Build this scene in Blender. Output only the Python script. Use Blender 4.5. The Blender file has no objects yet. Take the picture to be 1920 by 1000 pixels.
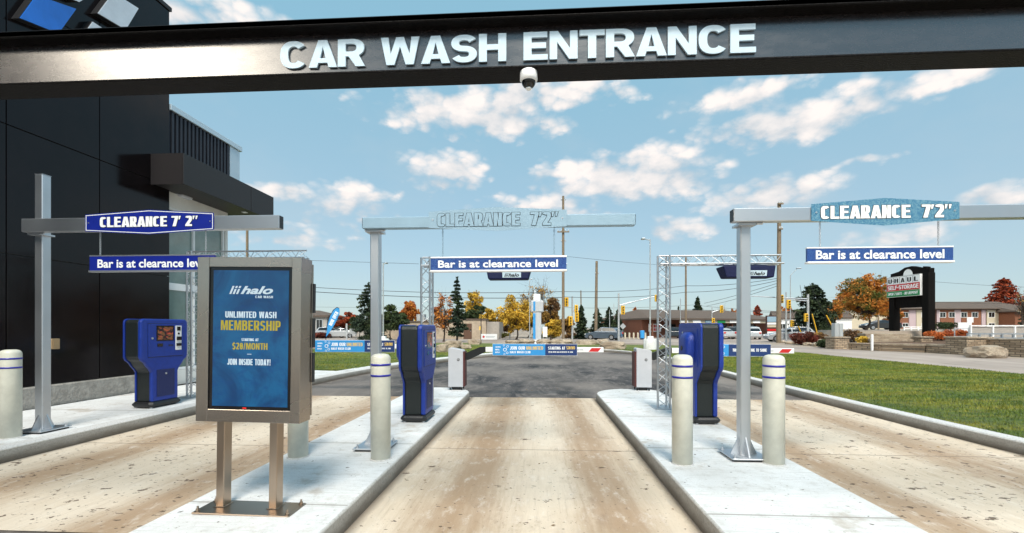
import bpy, math, random
import numpy as np
from mathutils import Vector, Matrix
R = math.radians
random.seed(7)
SC = bpy.context.scene
C = SC.collection
# ---------------------------------------------------------------- camera
FPX, HOR, CAMZ = 820.0, 615.0, 1.49
YAW = math.atan(47/FPX)
cd = bpy.data.cameras.new('camera'); cam = bpy.data.objects.new('camera', cd); C.objects.link(cam)
cd.sensor_width = 36; cd.lens = FPX/1920*36; cd.shift_y = (HOR-500)/1920
cd.clip_start = 0.05; cd.clip_end = 3000
cam.location = (0, 0, CAMZ); cam.rotation_euler = (R(90), 0, YAW)
SC.camera = cam
# ---------------------------------------------------------------- sky and sun
SUN_EL, SUN_AZ = R(54), R(168)          # azimuth clockwise from +Y
W = bpy.data.worlds.new('World'); SC.world = W; W.use_nodes = True
SKY_STRENGTH = 0.10
SC.view_settings.view_transform = 'Standard'; SC.view_settings.look = 'None'
SC.view_settings.exposure = 1.42; SC.view_settings.gamma = 1
sl = bpy.data.lights.new('sun', 'SUN'); sl.energy = 1.7; sl.angle = R(20); sl.color = (1, .93, .82)
so = bpy.data.objects.new('sun', sl); C.objects.link(so)
sdir = Vector((math.sin(SUN_AZ)*math.cos(SUN_EL), math.cos(SUN_AZ)*math.cos(SUN_EL), math.sin(SUN_EL)))
so.rotation_euler = sdir.to_track_quat('Z', 'Y').to_euler(); so.location = sdir*50

def ray(u, v):
    xc = (u-960)/FPX; s, c = math.sin(YAW), math.cos(YAW)
    return Vector((xc*c-s, xc*s+c, (HOR-v)/FPX))
def G(u, v, z=0.0):                      # point of the plane z under a viewing direction
    d = ray(u, v); t = (z-CAMZ)/d.z
    return Vector((d.x*t, d.y*t, z))
def D(u, dist, z=0.0):                   # point at a given depth
    d = ray(u, HOR)*dist
    return Vector((d.x, d.y, z))
def HT(v, dist): return CAMZ+(HOR-v)/FPX*dist

def build_world():
    nt = W.node_tree; N = nt.nodes; L = nt.links; N.clear()
    out = N.new('ShaderNodeOutputWorld'); bg = N.new('ShaderNodeBackground'); bg.inputs[1].default_value = SKY_STRENGTH
    sky = N.new('ShaderNodeTexSky'); sky.sky_type = 'NISHITA'; sky.sun_disc = False
    sky.sun_elevation = SUN_EL; sky.sun_rotation = SUN_AZ; sky.air_density = 1.0; sky.dust_density = 0.6; sky.ozone_density = 1.0
    def m(op, a, b=None, c=None, clamp=False):
        n = N.new('ShaderNodeMath'); n.operation = op; n.use_clamp = clamp
        for i, x in enumerate((a, b, c)):
            if x is None: continue
            if isinstance(x, (int, float)): n.inputs[i].default_value = x
            else: L.new(x, n.inputs[i])
        return n.outputs[0]
    tc = N.new('ShaderNodeTexCoord'); sp = N.new('ShaderNodeSeparateXYZ'); L.new(tc.outputs['Generated'], sp.inputs[0])
    az = m('ARCTAN2', sp.outputs[0], sp.outputs[1]); el = m('ARCSINE', sp.outputs[2])
    cb = N.new('ShaderNodeCombineXYZ'); L.new(az, cb.inputs[0]); L.new(m('MULTIPLY', el, 1.7), cb.inputs[1])
    def noise(scale, det, rough, dist=0.0):
        n = N.new('ShaderNodeTexNoise'); n.inputs['Scale'].default_value = scale; n.inputs['Detail'].default_value = det
        n.inputs['Roughness'].default_value = rough; n.inputs['Distortion'].default_value = dist
        L.new(cb.outputs[0], n.inputs['Vector']); return n.outputs['Fac']
    n1 = noise(10, 6, .56); n2 = noise(4.2, 4, .55); n3 = noise(30, 4, .6)
    # cumulus clouds: direction, half width, half height (radians), strength
    def cl(u, v, wu, hv, s=1.0):
        d = ray(u, v); a = math.atan2(d.x, d.y); e = math.asin(d.normalized().z)
        d2 = ray(u+wu, v); d3 = ray(u, v-hv)
        return a, e, abs(math.atan2(d2.x, d2.y)-a), abs(math.asin(d3.normalized().z)-e), s
    clouds = [cl(900,215,170,42), cl(1010,180,150,38), cl(1500,222,230,40), cl(1390,185,110,32,.8), cl(835,318,62,36), cl(1180,335,170,44), cl(1220,300,90,30),
              cl(1060,330,60,28,.8), cl(660,378,75,34), cl(560,365,80,22,.6), cl(1440,368,130,36), cl(1860,368,70,26), cl(1010,392,140,26,.7),
              cl(1260,425,90,26,.6), cl(380,25,230,50,.8), cl(1500,-10,300,40,.5), cl(1750,150,200,26,.6), cl(1700,430,160,26,.4), cl(520,440,150,26,.45), cl(1620,300,60,14,.3)]
    tot = None; num = None; den = None
    wx = m('MULTIPLY', m('SUBTRACT', n2, .5), .05); wy = m('MULTIPLY', m('SUBTRACT', n1, .5), .05)
    az2 = m('ADD', az, wx); el2 = m('ADD', el, wy)
    for a, e, wa, we, s in clouds:
        dx = m('DIVIDE', m('SUBTRACT', az2, a), wa*1.38); dy = m('DIVIDE', m('SUBTRACT', el2, e), we*1.36)
        r2 = m('ADD', m('MULTIPLY', dx, dx), m('MULTIPLY', dy, dy)); b = m('MAXIMUM', m('SUBTRACT', 1.0, r2), -1.0)
        b = m('ADD', b, (s-1)*.6); w = m('MAXIMUM', b, .001)
        tot = b if tot is None else m('MAXIMUM', tot, b); q = m('MULTIPLY', w, dy); num = q if num is None else m('ADD', num, q); den = w if den is None else m('ADD', den, w)
    hgt = m('DIVIDE', num, den)
    def vor(sc):
        v = N.new('ShaderNodeTexVoronoi'); v.feature = 'F1'; v.inputs['Scale'].default_value = sc
        wv = N.new('ShaderNodeVectorMath'); wv.operation = 'ADD'; L.new(cb.outputs[0], wv.inputs[0]); sc_ = N.new('ShaderNodeCombineXYZ'); L.new(m('MULTIPLY', n3, .03), sc_.inputs[0]); L.new(m('MULTIPLY', n1, .04), sc_.inputs[1]); L.new(sc_.outputs[0], wv.inputs[1]); L.new(wv.outputs[0], v.inputs['Vector']); return v.outputs['Distance']
    v1_, v2_ = vor(15), vor(38)
    dens = m('ADD', m('MULTIPLY', tot, .70), m('MULTIPLY', m('SUBTRACT', n1, .5), .95)); dens = m('ADD', dens, m('MULTIPLY', m('SUBTRACT', n3, .5), .45))
    dens = m('ADD', dens, m('MULTIPLY', m('SUBTRACT', .42, v1_), .75)); dens = m('ADD', dens, m('MULTIPLY', m('SUBTRACT', .42, v2_), .45))
    mr = N.new('ShaderNodeMapRange'); mr.interpolation_type = 'SMOOTHSTEP'; L.new(dens, mr.inputs[0])
    mr.inputs[1].default_value = -.06; mr.inputs[2].default_value = .62; mr.inputs[3].default_value = 0; mr.inputs[4].default_value = .95
    # thin veil towards the horizon
    veil = N.new('ShaderNodeMapRange'); L.new(m('ADD', m('MULTIPLY', n2, .7), m('MULTIPLY', el, -.35)), veil.inputs[0])
    veil.inputs[1].default_value = .22; veil.inputs[2].default_value = .55; veil.inputs[3].default_value = 0.0; veil.inputs[4].default_value = .38
    ccol = N.new('ShaderNodeMix'); ccol.data_type = 'RGBA'; L.new(m('ADD', m('MULTIPLY', n1, 1.2), m('MULTIPLY', n3, .6), clamp=True), ccol.inputs['Factor'])
    shade = N.new('ShaderNodeMapRange'); L.new(m('ADD', m('SUBTRACT', m('MULTIPLY', n1, 1.4), m('MULTIPLY', v1_, .35)), m('MULTIPLY', hgt, .24)), shade.inputs[0])
    shade.inputs[1].default_value = .30; shade.inputs[2].default_value = .75
    L.new(shade.outputs[0], ccol.inputs['Factor'])
    ccol.inputs['A'].default_value = (2.45, 2.6, 2.75, 1); ccol.inputs['B'].default_value = (4.1, 3.75, 3.55, 1)
    tint = N.new('ShaderNodeMix'); tint.data_type = 'RGBA'; tint.blend_type = 'MULTIPLY'; tint.inputs['Factor'].default_value = 1
    L.new(sky.outputs[0], tint.inputs['A']); tint.inputs['B'].default_value = (.55, .62, .60, 1)
    gr = N.new('ShaderNodeMapRange'); L.new(el, gr.inputs[0]); gr.inputs[1].default_value = 0; gr.inputs[2].default_value = .55
    gc = N.new('ShaderNodeMix'); gc.data_type = 'RGBA'; L.new(gr.outputs[0], gc.inputs['Factor']); gc.inputs['A'].default_value = (1.85, 2.25, 2.5, 1); gc.inputs['B'].default_value = (1.25, 2.4, 2.95, 1)
    hz = N.new('ShaderNodeMix'); hz.data_type = 'RGBA'; hz.inputs['Factor'].default_value = .7; L.new(tint.outputs['Result'], hz.inputs['A']); L.new(gc.outputs['Result'], hz.inputs['B'])
    v1 = N.new('ShaderNodeMix'); v1.data_type = 'RGBA'; L.new(veil.outputs[0], v1.inputs['Factor']); L.new(hz.outputs['Result'], v1.inputs['A']); v1.inputs['B'].default_value = (2.1, 2.45, 2.65, 1)
    mx = N.new('ShaderNodeMix'); mx.data_type = 'RGBA'; L.new(mr.outputs[0], mx.inputs['Factor']); L.new(v1.outputs['Result'], mx.inputs['A']); L.new(ccol.outputs['Result'], mx.inputs['B'])
    # warm sky glow added behind the camera on the left for the beam's sheen
    gz = m('MULTIPLY', m('SUBTRACT', m('MULTIPLY', az, -1), R(137)), 1/R(10)); ge = m('DIVIDE', m('SUBTRACT', el, R(27)), R(6))
    gl = m('POWER', 2.718, m('MULTIPLY', m('ADD', m('MULTIPLY', gz, gz), m('MULTIPLY', ge, ge)), -1.0))
    gm = N.new('ShaderNodeMix'); gm.data_type = 'RGBA'; gm.blend_type = 'ADD'; gm.inputs['Factor'].default_value = 1; L.new(mx.outputs['Result'], gm.inputs['A'])
    gcm = N.new('ShaderNodeMix'); gcm.data_type = 'RGBA'; L.new(gl, gcm.inputs['Factor']); gcm.inputs['A'].default_value = (0, 0, 0, 1); gcm.inputs['B'].default_value = (85, 74, 60, 1); L.new(gcm.outputs['Result'], gm.inputs['B'])
    mx = gm
    L.new(mx.outputs['Result'], bg.inputs[0]); L.new(bg.outputs[0], out.inputs[0])
build_world()

# ---------------------------------------------------------------- materials
def mat(name, col, rough=.6, metal=0, var=0.0, vscale=5, bump=0.0, bscale=60, spec=.5, coat=0, emit=None, estr=0, col2=None, stretch=None, rvar=0):
    m = bpy.data.materials.new(name); m.use_nodes = True; nt = m.node_tree; N, L = nt.nodes, nt.links
    b = N['Principled BSDF']; b.inputs['Base Color'].default_value = (*col, 1); b.inputs['Roughness'].default_value = rough
    b.inputs['Metallic'].default_value = metal; b.inputs['Specular IOR Level'].default_value = spec; b.inputs['Coat Weight'].default_value = coat
    if emit: b.inputs['Emission Color'].default_value = (*emit, 1); b.inputs['Emission Strength'].default_value = estr
    tc = N.new('ShaderNodeTexCoord'); mp = N.new('ShaderNodeMapping'); L.new(tc.outputs['Object'], mp.inputs[0])
    if stretch: mp.inputs['Scale'].default_value = stretch
    if var or col2 or rvar:
        n = N.new('ShaderNodeTexNoise'); n.inputs['Scale'].default_value = vscale; n.inputs['Detail'].default_value = 8; n.inputs['Roughness'].default_value = .65
        L.new(mp.outputs[0], n.inputs['Vector'])
        cr = N.new('ShaderNodeValToRGB'); L.new(n.outputs['Fac'], cr.inputs[0])
        c2 = col2 or tuple(min(1, c*(1+var)) for c in col); c1 = col if col2 else tuple(c*(1-var) for c in col)
        cr.color_ramp.elements[0].position = .32; cr.color_ramp.elements[1].position = .68
        cr.color_ramp.elements[0].color = (*c1, 1); cr.color_ramp.elements[1].color = (*c2, 1)
        L.new(cr.outputs[0], b.inputs['Base Color'])
        if rvar:
            mr = N.new('ShaderNodeMapRange'); L.new(n.outputs['Fac'], mr.inputs[0]); mr.inputs[1].default_value = .3; mr.inputs[2].default_value = .7
            mr.inputs[3].default_value = max(0, rough-rvar); mr.inputs[4].default_value = rough+rvar; L.new(mr.outputs[0], b.inputs['Roughness'])
    if bump:
        n2 = N.new('ShaderNodeTexNoise'); n2.inputs['Scale'].default_value = bscale; n2.inputs['Detail'].default_value = 5
        L.new(mp.outputs[0], n2.inputs['Vector'])
        bp = N.new('ShaderNodeBump'); bp.inputs['Strength'].default_value = bump; bp.inputs['Distance'].default_value = .02
        L.new(n2.outputs['Fac'], bp.inputs['Height']); L.new(bp.outputs[0], b.inputs['Normal'])
    return m

class NB:                                   # small node-graph helper
    def __init__(s, name):
        s.m = bpy.data.materials.new(name); s.m.use_nodes = True; s.N = s.m.node_tree.nodes; s.L = s.m.node_tree.links
        s.b = s.N['Principled BSDF']; g = s.N.new('ShaderNodeNewGeometry'); s.pos = g.outputs['Position']; s.geo = g
        sp = s.N.new('ShaderNodeSeparateXYZ'); s.L.new(s.pos, sp.inputs[0]); s.x, s.y, s.z = sp.outputs
    def noise(s, sc, det=6, ro=.6, stretch=(1,1,1), off=(0,0,0), dist=0):
        mp = s.N.new('ShaderNodeMapping'); mp.inputs['Scale'].default_value = stretch; mp.inputs['Location'].default_value = off; s.L.new(s.pos, mp.inputs[0])
        n = s.N.new('ShaderNodeTexNoise'); n.inputs['Scale'].default_value = sc; n.inputs['Detail'].default_value = det
        n.inputs['Roughness'].default_value = ro; n.inputs['Distortion'].default_value = dist; s.L.new(mp.outputs[0], n.inputs['Vector']); return n.outputs['Fac']
    def math(s, op, a, b=None, c=None, clamp=False):
        n = s.N.new('ShaderNodeMath'); n.operation = op; n.use_clamp = clamp
        for i, x in enumerate((a, b, c)):
            if x is None: continue
            if isinstance(x, (int, float)): n.inputs[i].default_value = x
            else: s.L.new(x, n.inputs[i])
        return n.outputs[0]
    def ramp(s, f, a, b, lo=0., hi=1.):
        n = s.N.new('ShaderNodeMapRange'); n.interpolation_type = 'SMOOTHSTEP'; s.L.new(f, n.inputs[0])
        for i, v in zip((1,2,3,4), (a, b, lo, hi)): n.inputs[i].default_value = v
        return n.outputs[0]
    def mix(s, f, a, b, bt='MIX'):
        n = s.N.new('ShaderNodeMix'); n.data_type = 'RGBA'; n.blend_type = bt
        for k, x in (('Factor', f), ('A', a), ('B', b)):
            if isinstance(x, tuple): n.inputs[k].default_value = (*x, 1)
            elif isinstance(x, (int, float)): n.inputs[k].default_value = x
            else: s.L.new(x, n.inputs[k])
        return n.outputs['Result']
    def bump(s, h, st, d=.01):
        n = s.N.new('ShaderNodeBump'); n.inputs['Strength'].default_value = st; n.inputs['Distance'].default_value = d; s.L.new(h, n.inputs['Height']); s.L.new(n.outputs[0], s.b.inputs['Normal'])
    def done(s, col, rough=.8):
        s.L.new(col, s.b.inputs['Base Color'])
        if isinstance(rough, (int, float)): s.b.inputs['Roughness'].default_value = rough
        else: s.L.new(rough, s.b.inputs['Roughness'])
        return s.m

def lane_material():
    s = NB('stained_concrete')
    streak = s.noise(1.7, 9, .72, (2.6, .20, 1)); blot = s.noise(.7, 8, .65, (1, .6, 1), (3, 1, 0)); fine = s.noise(60, 4, .65); mid = s.noise(6, 9, .75, (1.3,.6,1)); bro = s.noise(30, 3, .6, (1, .06, 1))
    def band(x0, w): return s.math('SUBTRACT', 1.0, s.math('DIVIDE', s.math('ABSOLUTE', s.math('SUBTRACT', s.math('ADD', s.x, s.math('MULTIPLY', s.math('SUBTRACT', blot, .5), .5)), x0)), w), clamp=True)
    tr = None
    for x0, w in ((-.62,.70),(.62,.62),(3.05,.55),(4.75,.8),(-3.15,.75),(-5.0,.7)):
        b = band(x0, w); tr = b if tr is None else s.math('MAXIMUM', tr, b)
    brown = s.ramp(s.math('ADD', s.math('ADD', s.math('MULTIPLY', tr, .42), s.math('MULTIPLY', streak, .6)), s.math('MULTIPLY', mid, .3)), .48, .88)
    c = s.mix(s.ramp(blot, .3, .7), (.67,.575,.465), (.55,.45,.34))
    c = s.mix(s.math('MULTIPLY', brown, .8), c, (.30,.185,.10))
    c = s.mix(s.ramp(mid, .50, .72, 0, .55), c, (.74,.68,.61)); c = s.mix(s.ramp(bro, .5, .8, 0, .35), c, (.30,.22,.15)); c = s.mix(s.ramp(s.noise(2.2, 8, .75, (1,.5,1), (8,8,0)), .56, .72, 0, .55), c, (.22,.15,.10))
    side = s.ramp(s.math('ABSOLUTE', s.x), 2.2, 2.8, 0, .035)
    sp = s.math('ADD', s.noise(5.2, 5, .62, (1, 1.3, 1), (11, 4, 0)), side); c = s.mix(s.ramp(sp, .655, .675, 0, .88), c, (.085,.05,.032))
    sp0 = s.math('ADD', s.noise(2.3, 6, .68, (.9, 1.5, 1), (21, 14, 0)), s.math('MULTIPLY', side, .8)); c = s.mix(s.ramp(sp0, .668, .70, 0, .75), c, (.10,.06,.035))
    sp2 = s.math('ADD', s.noise(14, 4, .55, (1, 1.5, 1), (1, 44, 0)), side); c = s.mix(s.ramp(sp2, .675, .695, 0, .85), c, (.06,.04,.03))
    sp3 = s.noise(45, 3, .55); c = s.mix(s.ramp(sp3, .66, .70, 0, .7), c, (.10,.07,.05))
    j = s.math('ABSOLUTE', s.math('SUBTRACT', s.math('MODULO', s.math('ADD', s.y, 100.4), 4.5), 2.25)); jm = s.ramp(j, .004, .014, 1, 0)
    c = s.mix(s.math('MULTIPLY', jm, .7), c, (.09,.065,.05))
    # darker line of uneven width where the lane meets the kerbs
    for x0 in (-5.88, -2.69, -1.40, 1.20, 2.58, 5.66):
        e = s.math('SUBTRACT', 1.0, s.math('DIVIDE', s.math('ABSOLUTE', s.math('SUBTRACT', s.x, x0)), s.math('MULTIPLY', mid, .17)), clamp=True); c = s.mix(s.math('MULTIPLY', e, .8), c, (.07,.05,.035))
    s.bump(s.math('ADD', s.noise(120, 3, .6, (1, .1, 1)), s.math('MULTIPLY', fine, .8)), .5, .006)
    return s.done(c, .85)
def island_material():
    s = NB('pale_concrete')
    n = s.noise(1.3, 8, .65); f = s.noise(80, 4, .65); f2 = s.noise(7, 9, .75); br = s.noise(38, 4, .65, (.08, 1, 1))
    c = s.mix(s.ramp(n, .3, .7), (.74,.75,.76), (.60,.60,.595)); c = s.mix(s.ramp(f2, .48, .72, 0, .5), c, (.38,.36,.33)); c = s.mix(s.ramp(br, .5, .72, 0, .45), c, (.44,.435,.42)); c = s.mix(s.ramp(f, .5, .72, 0, .35), c, (.36,.35,.33))
    sp = s.noise(13, 4, .55, (1,1,1), (7,7,0)); c = s.mix(s.ramp(sp, .68, .70, 0, .85), c, (.07,.055,.045))
    sp = s.noise(40, 3, .55, (1,1,1), (2,9,0)); c = s.mix(s.ramp(sp, .66, .70, 0, .6), c, (.17,.14,.11))
    st = s.noise(1.9, 7, .7, (1,1,1), (31,2,0)); c = s.mix(s.ramp(st, .55, .70, 0, .6), c, (.36,.29,.22))
    j = s.math('ABSOLUTE', s.math('SUBTRACT', s.math('MODULO', s.math('ADD', s.y, 100.9), 1.75), .875)); jm = s.ramp(j, .008, .018, 1, 0)
    c = s.mix(s.math('MULTIPLY', jm, .6), c, (.2,.18,.15)); j2 = s.ramp(s.math('ABSOLUTE', s.math('SUBTRACT', j, .035)), .003, .008, .25, 0); c = s.mix(j2, c, (.25,.23,.2))
    s.bump(s.math('ADD', s.noise(150, 3, .6, (.08, 1, 1)), s.math('MULTIPLY', f, .8)), .5, .006)
    return s.done(c, .88)
def kerb_material():
    s = NB('weathered_kerb_concrete')
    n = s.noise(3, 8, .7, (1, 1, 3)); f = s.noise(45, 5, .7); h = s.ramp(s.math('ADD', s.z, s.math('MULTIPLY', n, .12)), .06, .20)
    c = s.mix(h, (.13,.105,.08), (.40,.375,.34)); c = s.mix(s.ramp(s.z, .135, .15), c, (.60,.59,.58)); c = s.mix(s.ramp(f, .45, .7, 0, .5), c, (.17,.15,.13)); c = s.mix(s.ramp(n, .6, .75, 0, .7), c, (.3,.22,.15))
    s.bump(f, .6, .01); return s.done(c, .9)
def asphalt_material():
    s = NB('asphalt')
    sw = s.noise(.9, 8, .7, (1, .35, 1), dist=.6); f = s.noise(90, 4, .7); n = s.noise(.25, 4, .5)
    c = s.mix(s.ramp(sw, .36, .66), (.020,.018,.019), (.125,.108,.10)); c = s.mix(s.ramp(s.noise(2.4, 9, .75, (1,.4,1), (4,4,0), 1.0), .48, .66, 0, .8), c, (.21,.18,.165)); c = s.mix(s.ramp(s.math('ADD', n, s.math('MULTIPLY', s.y, .010)), .55, .80, 0, .75), c, (.24,.205,.18))
    c = s.mix(s.ramp(f, .55, .75, 0, .5), c, (.22,.2,.18)); s.bump(f, .5, .01)
    s.b.inputs['Specular IOR Level'].default_value = .35
    return s.done(c, .72)
def road_material():
    s = NB('worn_road_asphalt')
    n = s.noise(.35, 8, .7, (1, .3, 1)); f = s.noise(60, 4, .7)
    c = s.mix(s.ramp(n, .3, .7), (.25,.205,.18), (.40,.335,.29)); c = s.mix(s.ramp(s.noise(.8, 6, .6, (1,.25,1), (5,5,0)), .62, .70, 0, .7), c, (.13,.12,.11))
    c = s.mix(s.ramp(f, .5, .75, 0, .25), c, (.14,.12,.12)); s.bump(f, .3, .01); return s.done(c, .85)
def ground_material():
    s = NB('ground_gravel')
    n = s.noise(.08, 8, .6); f = s.noise(8, 5, .7)
    c = s.mix(s.ramp(n, .35, .65), (.24,.19,.15), (.36,.295,.235)); c = s.mix(s.ramp(f, .5, .75, 0, .3), c, (.16,.14,.1)); return s.done(c, .9)
def grass_material(blade):
    s = NB('grass_blades' if blade else 'turf')
    n = s.noise(.5, 6, .6, (1, .8, 1)); f = s.noise(9, 6, .7); st = s.noise(1.3, 6, .68, (.35, 1.7, 1))
    k = 1.0 if blade else .75
    c = s.mix(s.ramp(n, .3, .7), (.075*k,.135*k,.012*k), (.17*k,.225*k,.020*k)); c = s.mix(s.ramp(st, .44, .62, 0, .85), c, (.30*k,.28*k,.035*k)); c = s.mix(s.ramp(f, .45, .65, 0, .7), c, (.020*k,.043*k,.005*k))
    if not blade: s.bump(s.noise(60, 5, .7), 1, .03)
    return s.done(c, .7)
def leaf_material(name, a, b, c3, tr=.15):
    s = NB(name)
    rnd = s.geo.outputs['Random Per Island']
    n = s.noise(.7, 4, .6)
    c = s.mix(rnd, a, b); c = s.mix(s.ramp(n, .42, .62), c, c3)
    s.b.inputs['Subsurface Weight'].default_value = 0
    s.L.new(c, s.b.inputs['Base Color']); s.b.inputs['Roughness'].default_value = .75; s.b.inputs['Specular IOR Level'].default_value = .2
    t = s.N.new('ShaderNodeBsdfTranslucent'); s.L.new(c, t.inputs[0]); ms = s.N.new('ShaderNodeMixShader'); ms.inputs[0].default_value = tr
    o = [n for n in s.N if n.type == 'OUTPUT_MATERIAL'][0]
    s.L.new(s.b.outputs[0], ms.inputs[1]); s.L.new(t.outputs[0], ms.inputs[2]); s.L.new(ms.outputs[0], o.inputs[0])
    return s.m
def stone_material():
    s = NB('limestone'); n = s.noise(1.2, 8, .7); f = s.noise(14, 6, .7)
    c = s.mix(s.ramp(n, .3, .7), (.27,.205,.145), (.46,.38,.29)); c = s.mix(s.ramp(f, .5, .72, 0, .6), c, (.10,.07,.05)); s.bump(f, 1, .08); return s.done(c, .9)
def block_stone_material():
    s = NB('stacked_stone'); tcx = s.N.new('ShaderNodeTexBrick'); cb = s.N.new('ShaderNodeCombineXYZ')
    s.L.new(s.math('ADD', s.x, s.math('MULTIPLY', s.y, .7)), cb.inputs[0]); s.L.new(s.z, cb.inputs[1]); s.L.new(cb.outputs[0], tcx.inputs['Vector'])
    tcx.inputs['Scale'].default_value = 1; tcx.inputs['Brick Width'].default_value = .31; tcx.inputs['Row Height'].default_value = .12; tcx.inputs['Mortar Size'].default_value = .014
    tcx.inputs['Color1'].default_value = (.22,.155,.10,1); tcx.inputs['Color2'].default_value = (.48,.37,.26,1); tcx.inputs['Mortar'].default_value = (.10,.08,.06,1)
    f = s.noise(9, 6, .7); c = s.mix(s.ramp(f, .45, .7, 0, .5), tcx.outputs[0], (.22,.18,.14)); s.bump(s.math('ADD', f, tcx.outputs['Fac']), .6, .03); return s.done(c, .9)
def steel_material(name, col, rough=.3, brown=0):
    s = NB(name); tc = s.N.new('ShaderNodeTexCoord'); mp = s.N.new('ShaderNodeMapping'); mp.inputs['Scale'].default_value = (70, 70, 1.5); s.L.new(tc.outputs['Object'], mp.inputs[0])
    n = s.N.new('ShaderNodeTexNoise'); n.inputs['Scale'].default_value = 2.5; n.inputs['Detail'].default_value = 5; s.L.new(mp.outputs[0], n.inputs['Vector'])
    n2 = s.N.new('ShaderNodeTexNoise'); n2.inputs['Scale'].default_value = 1.6; n2.inputs['Detail'].default_value = 2; s.L.new(tc.outputs['Object'], n2.inputs['Vector'])
    s.b.inputs['Metallic'].default_value = 1
    c = s.mix(s.ramp(n2.outputs['Fac'], .35, .65), col, tuple(x*.9 for x in col))
    return s.done(c, s.ramp(n2.outputs['Fac'], .3, .7, rough-.03, rough+.05))
def speckled(name, c1, c2, sc=220, rough=.4, lo=.45, hi=.6, grad=None):
    s = NB(name); n = s.noise(sc, 2, .5); c = s.mix(s.ramp(n, lo, hi), c1, c2); return s.done(c, rough)

M = {}
M['lane'] = lane_material(); M['island'] = island_material(); M['kerb'] = kerb_material(); M['asphalt'] = asphalt_material(); M['road'] = road_material()
M['ground'] = ground_material(); M['turf'] = grass_material(False); M['blade'] = grass_material(True); M['rock'] = stone_material(); M['stone'] = block_stone_material()
M['galv'] = steel_material('galvanised_steel', (.62,.64,.67), .42); M['stain'] = steel_material('brushed_stainless', (.44,.385,.335), .24); M['alu'] = steel_material('aluminium_truss', (.55,.57,.60), .38)
M['bronze'] = steel_material('stainless_leg', (.42,.33,.255), .30)
M['paleblue'] = mat('sky_matched_pale_blue', (.27,.40,.50), .5, var=.06, vscale=6)  # bright sky over the middle gantry's silver metal is put into this colour
M['panel'] = mat('dark_composite_panel', (.006,.004,.0045), .14, var=.25, vscale=2.2, bump=.01, bscale=300, rvar=.05, spec=.3)
M['panelm'] = mat('dark_textured_fascia', (.016,.013,.014), .5, var=.35, vscale=90, bump=.2, bscale=200)
M['black'] = mat('black_plastic', (.012,.012,.014), .45, var=.2, vscale=30, bump=.15, bscale=200)
M['core'] = mat('black_textured_plastic', (.008,.012,.012), .4, bump=.35, bscale=160)
M['blackgloss'] = mat('black_gloss_bezel', (.006,.006,.007), .12)
M['beam'] = mat('glossy_black_paint', (.014,.010,.011), .27, bump=.035, bscale=12, coat=.0, spec=.9, stretch=(1,3,3), rvar=.06, vscale=9, var=.15)
_b = M['beam'].node_tree.nodes['Principled BSDF']; _b.inputs['Coat Weight'].default_value = 1; _b.inputs['Coat IOR'].default_value = 1.75; _b.inputs['Coat Roughness'].default_value = .22
M['beamflange'] = mat('rough_black_paint', (.004,.003,.003), .55, bump=.3, bscale=120, var=.5, spec=.12, vscale=70)
M['letter'] = mat('white_letter', (.56,.70,.80), .35)
M['blue'] = mat('blue_plastic', (.007,.033,.27), .40, bump=.2, bscale=220, var=.12, vscale=14)
M['bluedark'] = mat('dark_blue_perforated', (.004,.012,.10), .5, bump=.6, bscale=260)
M['navy'] = mat('navy_plastic', (.004,.008,.045), .6, spec=.2, bump=.3, bscale=120)
M['signblue'] = mat('sign_blue', (.006,.018,.24), .4, var=.08, vscale=8)
M['signspeck'] = speckled('sign_blue_speckled', (.012,.045,.22), (.04,.11,.30), 130, .4)
M['signcyan'] = speckled('sign_sky_blue_speckled', (.035,.16,.29), (.15,.31,.40), 120, .5)
M['white'] = mat('white_paint', (.80,.80,.80), .45, var=.05, vscale=4)
M['cream'] = mat('cream_bollard_sleeve', (.58,.57,.49), .42, var=.12, vscale=5, bump=.04, bscale=120)
M['stripe'] = mat('blue_reflective_stripe', (.015,.015,.30), .3)
M['blacktxt'] = mat('black_lettering', (.008,.008,.008), .5)
M['bright'] = mat('white_lettering', (.88,.89,.90), .4)
M['red'] = mat('red_reflective', (.55,.02,.02), .4); M['green'] = mat('green_sign', (.01,.25,.07), .4)
M['bannerblue'] = mat('banner_blue', (.03,.27,.62), .5, var=.06); M['bannernavy'] = mat('banner_navy', (.010,.035,.14), .5); M['yellow'] = mat('yellow_lettering', (.75,.50,.10), .5)
M['cabinet'] = mat('white_cabinet_paint', (.48,.49,.52), .45, var=.05, vscale=5, bump=.1, bscale=150); M['maroon'] = mat('maroon_trim', (.09,.02,.018), .5)
M['soffit'] = mat('white_wall_panel', (.74,.72,.68), .55, var=.05)
M['glass'] = mat('window_glass', (.16,.22,.20), .06, spec=.9, var=.4, vscale=.8); M['darkglass'] = mat('dark_glass', (.012,.014,.016), .06, spec=.8)
M['corr'] = mat('corrugated_dark_metal', (.035,.037,.048), .4, metal=.5, var=.1)
M['coping'] = mat('pale_metal_coping', (.55,.66,.74), .35, metal=.3)
M['found'] = mat('rough_foundation_concrete', (.24,.22,.195), .9, bump=1, bscale=18, vscale=7, col2=(.42,.39,.35))
M['bark'] = mat('bark', (.07,.05,.038), .9, var=.4, vscale=6, bump=.8, bscale=20); M['wood'] = mat('utility_pole_wood', (.20,.15,.10), .85, var=.35, vscale=6, stretch=(6,6,.6), bump=.5, bscale=12)
M['greypole'] = mat('grey_pole_paint', (.40,.42,.43), .5, metal=.2); M['wire'] = mat('black_wire', (.015,.015,.017), .6)
M['sigyellow'] = mat('traffic_signal_yellow', (.75,.42,.02), .5); M['rubber'] = mat('tyre_rubber', (.012,.012,.012), .8); M['rim'] = mat('alloy_rim', (.5,.5,.52), .3, metal=.9)
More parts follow.
